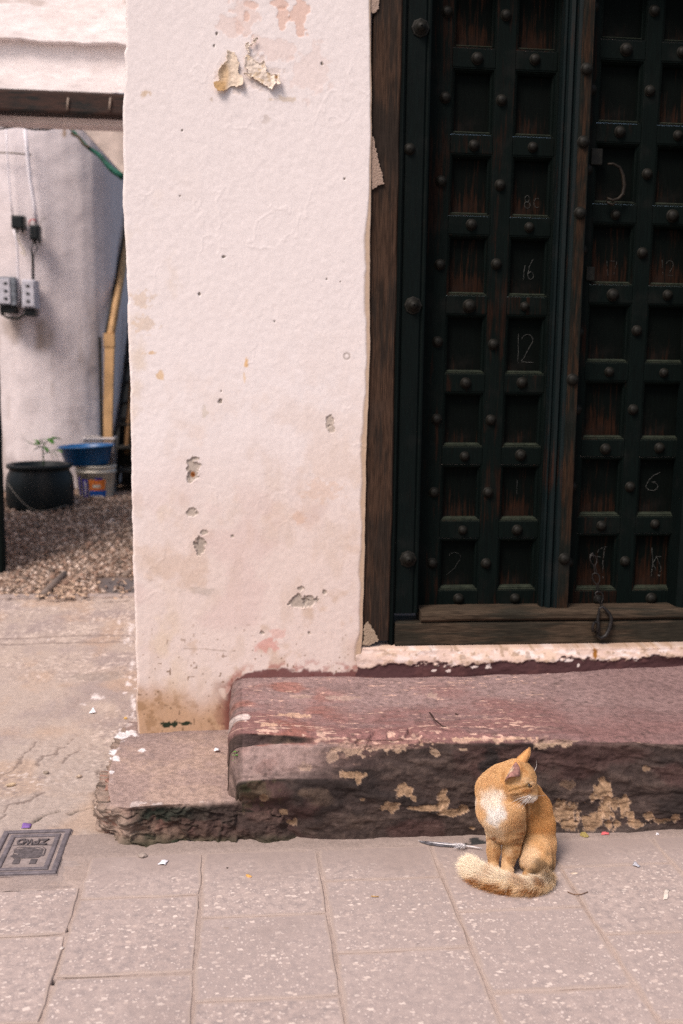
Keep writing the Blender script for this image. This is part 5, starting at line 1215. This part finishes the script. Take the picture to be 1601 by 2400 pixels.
# head: skull, brow, cheeks, muzzle, chin
cap(K(835, 483, 2.857), K(888, 522, 2.847), 175, 170, 'f', (-1, 0, -.2), .007)
cap(K(900, 440, 2.868), K(930, 480, 2.862), 118, 118, 'f', (-1, 0, .2), .006)
cap(K(865, 645, 2.832), K(790, 645, 2.828), 112, 105, 'f', (-1, 0, -.3), .010)
cap(K(940, 600, 2.840), K(1000, 640, 2.836), 95, 62, 'f', (-1, 0, 0), .004)
cap(K(985, 560, 2.846), K(1048, 660, 2.836), 58, 36, 'f', (-.6, 0, .8), .003)
cap(K(965, 700, 2.834), K(1028, 712, 2.832), 82, 54, 'm', (-1, 0, -.2), .004)
cap(K(940, 735, 2.840), K(1000, 750, 2.840), 64, 42, 'm', (-1, 0, -.3), .005)
# tail, wrapped forward along the ground to the left
TL = [(1205, 1640, 62, .020), (1170, 1700, 76, .022), (1060, 1745, 80, .023), (920, 1755, 80, .023), (740, 1730, 84, .025), (570, 1680, 96, .028), (430, 1620, 100, .031), (340, 1560, 84, .035), (290, 1510, 48, .038)]
_tl = np.array(TL, float); _u = np.linspace(0, len(TL)-1, 25); TL = np.stack([np.interp(_u, np.arange(len(_tl)), _tl[:, q]) for q in range(4)], 1)
for _ in range(4): TL[1:-1] = TL[1:-1]*.5+TL[:-2]*.25+TL[2:]*.25
TP_ = [Kg(a, b, z) for a, b, r_, z in TL]
for i in range(len(TL)-1):
    d = TP_[i+1]-TP_[i]; cap(TP_[i], TP_[i+1], TL[i][2]*.78, TL[i+1][2]*.78, 't', d/np.linalg.norm(d), .025+.0008*i)
lo = np.min([np.minimum(p[0], p[1])-max(p[2], p[3]) for p in PR], 0)-.012; hi = np.max([np.maximum(p[0], p[1])+max(p[2], p[3]) for p in PR], 0)+.012
h = .0032; dim = np.ceil((hi-lo)/h).astype(int)
gx, gy, gz_ = [lo[i]+h*np.arange(dim[i]) for i in range(3)]
D = None
def sd(Pt, p):
    a, b, ra, rb = p[:4]; ba = b-a; L = ba@ba+1e-12; t = np.clip((Pt-a)@ba/L, 0, 1); q = Pt-a-t[..., None]*ba
    return np.sqrt((q**2).sum(-1))-(ra+(rb-ra)*t)
F_ = np.full(dim, 1e3, np.float32)
for p in PR:
    ra = max(p[2], p[3])+.03; l_ = np.maximum(((np.minimum(p[0], p[1])-ra-lo)/h).astype(int), 0); u_ = np.minimum(((np.maximum(p[0], p[1])+ra-lo)/h).astype(int)+1, dim)
    sl_ = tuple(slice(l_[i], u_[i]) for i in range(3))
    Pt = np.stack(np.meshgrid(gx[sl_[0]], gy[sl_[1]], gz_[sl_[2]], indexing='ij'), -1)
    d = sd(Pt, p); k_ = {'f': .012, 'm': .008, 't': .006, 'l': .010, 'p': .006, 'c': .014}.get(p[4], .009)
    o_ = F_[sl_]; hh = np.clip(.5+.5*(o_-d)/k_, 0, 1); F_[sl_] = np.where(o_ > 100, d, o_*(1-hh)+d*hh-k_*hh*(1-hh))
def carve(a, b, r_, dep=.006):          # soft crease pressed in along a line
    Pt = np.stack(np.meshgrid(gx, gy, gz_, indexing='ij'), -1); a, b = np.array(a), np.array(b); ba = b-a; t = np.clip((Pt-a)@ba/(ba@ba), 0, 1)
    d = np.sqrt(((Pt-a-t[..., None]*ba)**2).sum(-1)); return 2.2*dep*np.exp(-(d/r_)**2)
F_ = F_+carve(K(955, 830, 2.845), K(968, 1090, 2.84), .010, .020)+carve(K(968, 1090, 2.84), K(905, 1250, 2.825), .009, .018)
F_ = F_+carve(K(905, 1250, 2.82), K(872, 1500, 2.815), .008, .014)+carve(K(972, 592, 2.806), K(978, 590, 2.806), .0055, .0045)
F_ = F_+carve(K(700, 745, 2.805), K(860, 775, 2.80), .011, .006)+carve(K(860, 775, 2.80), K(960, 795, 2.815), .010, .008)+carve(K(650, 640, 2.82), K(700, 745, 2.805), .012, .004)
F_ = np.maximum(F_, (.0015-gz_)[None, None, :])
def surface_nets(F, lo, h):
    s = F < 0; n0, n1, n2 = F.shape
    acc = np.zeros((n0-1, n1-1, n2-1, 3)); cnt = np.zeros((n0-1, n1-1, n2-1))
    cs = [(i, j, k) for i in (0, 1) for j in (0, 1) for k in (0, 1)]
    def sub(A, c): return A[c[0]:n0-1+c[0], c[1]:n1-1+c[1], c[2]:n2-1+c[2]]
    for a in cs:
        for ax in range(3):
            if a[ax] == 0:
                b = list(a); b[ax] = 1; fa, fb = sub(F, a), sub(F, b); m_ = (fa < 0) != (fb < 0)
                t = np.where(m_, fa/(fa-fb+1e-20), 0); p = np.array(a, float)[None, None, None]+np.zeros(acc.shape); p[..., ax] = t
                acc += p*m_[..., None]; cnt += m_
    act = cnt > 0; idx = -np.ones(act.shape, int); idx[act] = np.arange(act.sum())
    ii = np.argwhere(act); V = lo+h*(ii+acc[act]/cnt[act][:, None]); Q = []
    for ax in range(3):
        b, c = (ax+1) % 3, (ax+2) % 3
        A = s; B = np.roll(s, -1, ax); e = np.argwhere(A != B)
        e = e[(e[:, ax] < F.shape[ax]-1) & (e[:, b] > 0) & (e[:, c] > 0) & (e[:, b] < F.shape[b]-1) & (e[:, c] < F.shape[c]-1)]
        eb = np.zeros(3, int); eb[b] = 1; ec = np.zeros(3, int); ec[c] = 1
        q = [idx[tuple((e-eb-ec).T)], idx[tuple((e-ec).T)], idx[tuple(e.T)], idx[tuple((e-eb).T)]]
        q = np.stack(q, 1); f = ~s[tuple(e.T)]; q[f] = q[f][:, ::-1]; Q.append(q)
    return V, np.concatenate(Q)
CV, CQ = surface_nets(F_, lo, h)
for _ in range(2):                        # relax
    s_ = np.zeros_like(CV); n_ = np.zeros(len(CV))
    for a in range(4):
        b = (a+1) % 4; np.add.at(s_, CQ[:, a], CV[CQ[:, b]]); np.add.at(s_, CQ[:, b], CV[CQ[:, a]]); np.add.at(n_, CQ[:, a], 1); np.add.at(n_, CQ[:, b], 1)
    CV = CV*.4+.6*s_/np.maximum(n_, 1)[:, None]
O_ = np.array((.70, .42, .20)); PALE = np.array((.86, .64, .42)); WHT = np.array((.93, .88, .83)); DK = np.array((.47, .19, .05)); MUD = np.array((.24, .155, .085))
def coat(P):
    """colour, comb direction and hair length at points on the cat"""
    W_ = []; 
    for p in PR: W_.append(np.exp(-np.clip(sd(P, p), -.006, .2)/.0045))
    W_ = np.array(W_); W_ /= W_.sum(0); uv = (proj(P)-np.array([1040, 1720]))*4.9; x, y = uv[:, 0], uv[:, 1]
    dirs = (W_[..., None]*np.array([p[5] for p in PR])[:, None]).sum(0); ln = (W_*np.array([p[6] for p in PR])[:, None]).sum(0)
    wk = lambda *ks: sum(W_[i] for i, p in enumerate(PR) if p[4] in ks)
    n1 = fbm(P[:, 0]*40, P[:, 1]*40, P[:, 2]*40, 3, 201); n2 = fbm(P[:, 0]*120, P[:, 1]*120, P[:, 2]*120, 3, 202)
    c = np.tile(O_, (len(P), 1)); c = mixc(c, (.80, .52, .27), ss(0, .7, n1)*.6)
    nearf = ss(2.93-DY, 2.87-DY, P[:, 1])
    def bl(cx, cy, rx, ry, k=.3): return ss(1.2, .45, np.hypot((x-cx)/rx, (y-cy)/ry)+k*n1)
    wc = wk('c', 'o')
    c = mixc(c, PALE, bl(570, 1040, 170, 260)*.95); c = mixc(c, WHT, ss(1.35, .35, np.hypot((x-545)/160, (y-780)/135)+.45*n1)*nearf); c = mixc(c, WHT, ss(1.35, .35, np.hypot((x-600)/115, (y-900)/150)+.5*n1)*nearf*.9)
    c = mixc(c, PALE, bl(520, 720, 170, 120)*.4*nearf)
    c = mixc(c, DK, bl(860, 1010, 90, 90)*.35)
    for (a, b_, rx, ry, s_) in ((880, 1120, 120, 22, .6), (860, 1190, 90, 16, .4), (850, 1260, 110, 18, .6), (820, 1340, 90, 18, .5), (800, 1410, 80, 14, .45), (790, 1470, 60, 14, .35), (560, 1185, 75, 22, .75), (620, 1225, 60, 22, .5), (590, 1320, 50, 30, .4), (620, 1400, 30, 60, .4)):
        c = mixc(c, np.array((.36, .13, .035)), ss(1.25, .4, np.hypot((x-a)/rx, (y-b_+.15*(x-a))/ry)+.35*n1)*min(1, s_*1.35)*(wk('l', 'c') > .4))
    c = mixc(c, PALE, wk('l')*bl(740, 1330, 60, 60)*.5); c = mixc(c, PALE, wk('p')*.7); c = mixc(c, PALE, bl(690, 1480, 40, 90)*.5*wk('l'))
    c = mixc(c, (.36, .21, .11), bl(790, 1480, 45, 100)*.4*wk('l'))
    hs = wk('h', 'hd'); c = mixc(c, PALE, hs*bl(980, 1400, 130, 170)*.85); c = mixc(c, MUD, hs*bl(1120, 1530, 150, 130)*.9); c = mixc(c, MUD, hs*bl(1000, 1560, 60, 60)*.6); c = mixc(c, MUD*.4, bl(900, 1545, 40, 50)*.8*hs); c = mixc(c, MUD*.35, bl(1050, 1600, 55, 22)*.9*hs)
    c = mixc(c, MUD*.6, bl(1190, 1360, 35, 22)*.6); c = mixc(c, MUD, bl(1250, 1500, 60, 150)*.35)
    back = ss(960, 1010, x)*ss(1180, 1100, y)*ss(560, 640, y)*(1-wk('f', 'm')); c = mixc(c, np.array((.54, .25, .075)), back*.75)
    c = mixc(c, DK, back*ss(.2, .5, np.sin(y*.035+x*.012+2*n1))*.22)
    # face
    f = wk('f', 'm')
    c = mixc(c, WHT*.97, np.clip(wk('m')*1.3, 0, 1)*bl(985, 745, 120, 60)*.9); c = mixc(c, PALE*1.03, bl(985, 556, 75, 24)*.75*f); c = mixc(c, PALE, bl(930, 520, 80, 30)*.4*f)
    c = mixc(c, DK, bl(960, 650, 60, 26)*.8*f); c = mixc(c, PALE, bl(900, 725, 110, 30)*.7*f); c = mixc(c, PALE, bl(850, 570, 70, 24)*.45*f); c = mixc(c, (.20, .085, .025), ss(19, 6, dseg(x, y, [(775, 640), (850, 622), (930, 604), (950, 600)])+5*n1)*.85*f)
    c = mixc(c, (.20, .085, .025), ss(19, 6, dseg(x, y, [(790, 690), (860, 692), (930, 675)])+5*n1)*.8*f); c = mixc(c, (.40, .22, .06), bl(780, 600, 120, 60)*.3*f)
    c = mixc(c, (.36, .14, .06), ss(16, 4, dseg(x, y, [(990, 620), (1030, 650), (1060, 672)]))*.5*f)
    c = mixc(c, (.38, .16, .045), ss(20, 5, dseg(x, y, [(690, 735), (780, 765), (880, 785), (950, 800)])+6*n1)*.55)  # shade under the jaw, painted as a darker orange line
    c = mixc(c, (.34, .14, .04), ss(26, 6, dseg(x, y, [(948, 810), (968, 950), (965, 1100), (905, 1250), (880, 1380)])+6*n1)*.7)  # shade of the chest and flank crease, painted along the fold
    c = mixc(c, (.42, .19, .06), ss(24, 8, dseg(x, y, [(690, 450), (680, 560), (740, 620)])+8*n1)*.5)
    for L in ([(880, 330), (960, 450)], [(850, 350), (920, 430)], [(760, 360), (860, 330)]): c = mixc(c, DK, ss(16, 4, dseg(x, y, L)+6*n1)*.6*f)
    c = mixc(c, (.10, .04, .03), ss(8, 3, dseg(x, y, [(1060, 705), (1030, 728), (990, 748), (960, 750)]))*.6*f)
    # tail rings, and shade painted darker on the underside by height
    t_ = wk('t'); rg = np.zeros(len(P))
    for a, b_, rx, ry, s_ in ((400, 1700, 100, 34, .9), (590, 1760, 110, 34, .9), (760, 1805, 120, 34, .85), (860, 1690, 60, 40, .4), (560, 1620, 40, 40, .4), (960, 1720, 70, 40, .35), (1130, 1700, 60, 40, .5), (480, 1660, 40, 50, .25), (1000, 1790, 120, 30, .7)): rg = np.maximum(rg, bl(a, b_, rx, ry, .45)*s_)
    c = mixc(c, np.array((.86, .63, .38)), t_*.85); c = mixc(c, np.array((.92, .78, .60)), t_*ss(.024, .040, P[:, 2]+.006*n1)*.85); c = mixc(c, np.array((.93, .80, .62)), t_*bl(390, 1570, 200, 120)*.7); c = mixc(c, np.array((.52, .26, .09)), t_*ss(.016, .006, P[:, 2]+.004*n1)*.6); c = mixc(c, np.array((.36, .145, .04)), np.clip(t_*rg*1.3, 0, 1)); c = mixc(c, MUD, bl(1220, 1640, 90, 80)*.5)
    c = c*(1+.10*n2[:, None]); return np.clip(c, 0, 1), dirs, ln, wk
fur = NT('fur_skin'); M_skin = fur.done(fur.mix(1.0, fur.attr(), (.62, .58, .52), 'MULTIPLY'), .9, fur.noise(300, 3), .5, .001, .1)
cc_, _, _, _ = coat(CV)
ctr = np.array([*(G(1195, 2040, 0)[:2]), 0.0])
cat = thing('cat', 'ginger tabby cat with a white chest sitting with its head turned right', 'cat', tuple(ctr))
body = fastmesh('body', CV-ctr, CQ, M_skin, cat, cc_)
# hair
tri = np.concatenate([CQ[:, [0, 1, 2]], CQ[:, [0, 2, 3]]]); e1 = CV[tri[:, 1]]-CV[tri[:, 0]]; e2 = CV[tri[:, 2]]-CV[tri[:, 0]]; nn = np.cross(e1, e2); ar = np.linalg.norm(nn, axis=1)/2
VN = np.zeros_like(CV)
for k_ in range(3): np.add.at(VN, tri[:, k_], nn)
VN /= np.maximum(np.linalg.norm(VN, axis=1, keepdims=True), 1e-12)
NH = 120000; r9 = np.random.default_rng(9); tcen = CV[tri].mean(1)
keep = (tcen[:, 2] > .006)
pr_ = ar*keep*(1+1.0*(tcen[:, 1] < 2.93-DY)); pi = r9.choice(len(tri), NH, p=pr_/pr_.sum()); u = r9.random((NH, 2)); fl_ = u.sum(1) > 1; u[fl_] = 1-u[fl_]
Rt_ = CV[tri[pi, 0]]+u[:, :1]*e1[pi]+u[:, 1:]*e2[pi]; Nr = VN[tri[pi, 0]]*(1-u.sum(1))[:, None]+VN[tri[pi, 1]]*u[:, :1]+VN[tri[pi, 2]]*u[:, 1:]; Nr /= np.linalg.norm(Nr, axis=1, keepdims=True)
if float((Nr*(Rt_-Rt_.mean(0))).sum()) < 0: Nr = -Nr
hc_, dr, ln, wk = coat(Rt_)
cl = np.stack([fbm(Rt_[:, 0]*70, Rt_[:, 1]*70, Rt_[:, 2]*70, 2, 300+k_) for k_ in range(3)], -1)       # clumping
dr = dr/np.maximum(np.linalg.norm(dr, axis=1, keepdims=True), 1e-9)+np.where(wk('t') > .5, .55, .30)[:, None]*cl+r9.normal(0, 1, (NH, 3))*np.where(wk('t') > .5, .24, .24)[:, None]; dr -= Nr*(dr*Nr).sum(1)[:, None]; dr /= np.maximum(np.linalg.norm(dr, axis=1, keepdims=True), 1e-9)
L_ = ln*r9.uniform(.65, 1.2, NH)
lift = (np.where(wk('t') > .5, .62, .36)*r9.uniform(.25, 1.75, NH))[:, None]
# keep hair off the eye and nose
uvr = (proj(Rt_)-np.array([1040, 1720]))*4.9; fr_ = Rt_[:, 1] < 2.86-DY
L_ = L_*np.where(fr_ & (np.hypot((uvr[:, 0]-972)/56, (uvr[:, 1]-590)/36) < 1), .10, 1)*np.where(fr_ & (np.hypot(uvr[:, 0]-1062, uvr[:, 1]-692) < 24), .1, 1)
k4 = 5; Pts = np.zeros((NH, k4, 3))
for k_ in range(k4):
    t = k_/(k4-1); Pts[:, k_] = Rt_ - Nr*.001 + L_[:, None]*(dr*t*(1-.15*t) + Nr*lift*(t-.45*t*t)) + np.array([0, 0, -.0015])*t*t
Pts[..., 2] = np.maximum(Pts[..., 2], .0012)
hcv = bpy.data.hair_curves.new('fur'); hcv.add_curves([k4]*NH)
hcv.position_data.foreach_set('vector', (Pts-ctr).astype(np.float32).ravel())
ra_ = hcv.attributes.get('radius') or hcv.attributes.new('radius', 'FLOAT', 'POINT')
ra_.data.foreach_set('value', np.tile(np.array([.00026, .00025, .00021, .00014, .00004]), NH).astype(np.float32))
ca_ = hcv.attributes.new('Col', 'FLOAT_COLOR', 'POINT')
vr = r9.uniform(.82, 1.15, (NH, 1, 1)); grd = np.linspace(.88, 1.08, k4)[None, :, None]
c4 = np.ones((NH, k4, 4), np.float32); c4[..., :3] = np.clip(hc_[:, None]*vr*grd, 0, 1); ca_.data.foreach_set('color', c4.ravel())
hf = NT('fur_hair'); M_hair = hf.done(hf.attr(), .65, spec=.25); hcv.materials.append(M_hair)
fo = link(bpy.data.objects.new('fur', hcv), cat); tag(fo, kind='stuff')
SC.cycles_curves.shape = 'THICK' if hasattr(SC, 'cycles_curves') else None

# ears: cupped shells
M_earo = m_plain('ear_fur', (.58, .29, .11), .2, 300, .9, .4); M_eari = m_plain('ear_pink', (.27, .135, .115), .35, 120, .8, .3)
def ear(base_a, base_b, tip, cup, m):
    a, b, t = map(np.array, (base_a, base_b, tip)); n = 9; bm = BM(); rows = []
    nrm = np.cross(b-a, t-a); nrm /= np.linalg.norm(nrm); nrm *= cup
    for i in range(n+1):
        v = i/n; l_ = a+(t-a)*v+(a-b)*.10*math.sin(v*math.pi); r_ = b+(t-b)*v+(b-a)*.14*math.sin(v*math.pi); row = []
        for j in range(n+1):
            s = j/n; p = l_+(r_-l_)*s+nrm*math.sin(s*math.pi)*(1-v)**.7; row.append(bm.b.verts.new(tuple(p-ctr)))
        rows.append(row)
    for A_, B_ in zip(rows, rows[1:]):
        for k_ in range(n): bm.b.faces.new((A_[k_], A_[k_+1], B_[k_+1], B_[k_])).smooth = True
    bmesh.ops.remove_doubles(bm.b, verts=bm.b.verts[:], dist=1e-5)
    o = bm.obj('ear', m, cat); md = o.modifiers.new('t', 'SOLIDIFY'); md.thickness = .0022; md.material_offset = 1; md.use_rim = True; md.offset = -1; return o
e = ear(K(695, 550, 2.820), K(872, 490, 2.796), K(830, 318, 2.830), .022, [M_eari, M_earo])
e2_ = ear(K(795, 330, 2.872), K(935, 345, 2.856), K(980, 172, 2.868), .012, [M_earo, M_eari])
# ear fluff
r3 = np.random.default_rng(4)
def tuft(pts, name, m, rad, parent=cat, n=4):
    hcu = bpy.data.hair_curves.new(name); N_ = len(pts); k_ = len(pts[0]); hcu.add_curves([k_]*N_)
    hcu.position_data.foreach_set('vector', (np.array(pts)-ctr).astype(np.float32).ravel())
    r_ = hcu.attributes.get('radius') or hcu.attributes.new('radius', 'FLOAT', 'POINT'); r_.data.foreach_set('value', np.tile(np.linspace(rad, rad*.25, k_), N_).astype(np.float32))
    hcu.materials.append(m); return tag(link(bpy.data.objects.new(name, hcu), parent), kind='stuff')
M_pale = m_plain('pale_hair', (.80, .62, .44), .1, 50, .6); M_whk = m_plain('whisker_white', (.86, .82, .78), .05, 50, .4)
def bez(a, b, c_, n=6): return [a*(1-t)**2+2*b*t*(1-t)+c_*t*t for t in np.linspace(0, 1, n)]
L = []
for i in range(150):      # pale hair crossing the ear's opening
    u_ = r3.random(); a = K(712+40*u_+r3.normal(0, 8), 530-60*u_, 2.812); L.append(bez(a, K(735+40*u_, 470-50*u_, 2.802), K(765+35*u_+r3.normal(0, 12), 425-30*u_+r3.normal(0, 22), 2.806)))
tuft(L, 'ear_hair', M_pale, .00022)
M_org = m_plain('ginger_hair', (.70, .385, .155), .15, 80, .7)
L = []
for (ax_, ay_, ay2), (bx_, by_, by2), (tx, ty, ty2) in (((695, 550, 2.822), (872, 490, 2.799), (830, 318, 2.832)), ((795, 330, 2.872), (935, 345, 2.858), (980, 172, 2.870))):
    A3, B3, T3 = K(ax_, ay_, ay2), K(bx_, by_, by2), K(tx, ty, ty2)
    for i in range(1500):
        v = r3.random()**1.2; s_ = r3.choice([r3.random()*.16, 1-r3.random()*.16, r3.random()]) ; back_ = r3.random() < .5
        lft = A3+(T3-A3)*v+(A3-B3)*.10*math.sin(v*math.pi); rgt = B3+(T3-B3)*v+(B3-A3)*.14*math.sin(v*math.pi)
        p = lft+(rgt-lft)*s_+np.array([0, .0045*math.sin(s_*math.pi), 0]); up = (T3-(A3+B3)/2); up /= np.linalg.norm(up); out = (p-(lft+rgt)/2); out /= (np.linalg.norm(out)+1e-6)
        if .16 < s_ < .84 and ax_ == 695: p = p+np.array([0, .006, 0])
        q = p+up*r3.uniform(.003, .006)+out*r3.uniform(.0005, .002)+r3.normal(0, .0006, 3); L.append(bez(p, (p+q)/2+out*.0006, q, 4))
tuft(L, 'ear_fringe', M_org, .00024)
L = []
for i in range(420):
    u_ = r3.random(); x_ = 650+105*u_; a = K(x_, 530+r3.normal(0, 22), 2.838); L.append(bez(a, K(x_+r3.normal(0, 10), 560, 2.824), K(x_-15+r3.normal(0, 14), 600+r3.normal(0, 16), 2.830)))
tuft(L, 'cheek_hair', M_org, .00026)
L = []
for a, b_, c_ in (((985, 700), (880, 760), (760, 860)), ((990, 712), (900, 775), (800, 870)), ((975, 705), (870, 740), (740, 810)), ((1000, 715), (930, 780), (860, 850)), ((980, 722), (910, 780), (830, 880)), ((970, 715), (860, 725), (780, 790)), ((1005, 725), (950, 790), (900, 860))):
    L.append(bez(K(*a, 2.806), K(*b_, 2.790), K(*c_, 2.792), 8))
for a, b_, c_ in (((1020, 450), (1085, 380), (1060, 300)), ((1015, 455), (1060, 410), (1070, 340)), ((1040, 700), (1110, 720), (1170, 700))): L.append(bez(K(*a, 2.85), K(*b_, 2.85), K(*c_, 2.86), 8))
tuft(L, 'whiskers', M_whk, .00035)
# eyes and nose
def ball(name, c_, r_, m, sc=(1, 1, 1), rot=(0, 0, 0)):
    bm = BM(); bmesh.ops.create_uvsphere(bm.b, u_segments=16, v_segments=10, radius=r_)
    for f in bm.b.faces: f.smooth = True
    o = bm.obj(name, m, cat); o.location = tuple(np.array(c_)-ctr); o.scale = sc; o.rotation_euler = rot; return o
M_eye = m_plain('amber_eye', (.20, .12, .04), .2, 100, .12, 0, .6); M_pup = m_plain('black_pupil', (.004, .004, .004), .1, 10, .1, 0, .6); M_lid = m_plain('eye_rim', (.055, .025, .018), .2, 80, .6)
ball('eyelid', K(972, 592, 2.8125), .0095, M_lid, (1.35, .7, .85)); ball('eye', K(975, 590, 2.8095), .0076, M_eye, (1.0, .8, .66)); ball('pupil', K(980, 589, 2.8050), .0044, M_pup, (.7, .8, .95))
ball('eyelid', K(1035, 545, 2.872), .006, M_lid, (.6, 1, .8)); ball('nose', K(1066, 692, 2.830), .0062, m_plain('nose_pink', (.10, .04, .035), .2, 60, .5), (.8, 1, .7))

# like things share a group
for base, g_ in (('hanging_cable', 'black cables under the lintel'), ('meter_box', 'electricity meter boxes on the courtyard wall'), ('junction_box', 'junction boxes on the courtyard wall'), ('conduit', 'white conduits on the courtyard wall'),
                 ('meter_wire', 'wires between the meters'), ('paper_scrap', 'paper scraps on the ground'), ('pebble', 'pebbles and crumbs on the ground'), ('plaster_chip', 'white chips on the ground'), ('twig', 'twigs on the ground')):
    for o in SC.objects:
        if o.parent is None and o.name.split('.')[0] == base: o['group'] = g_
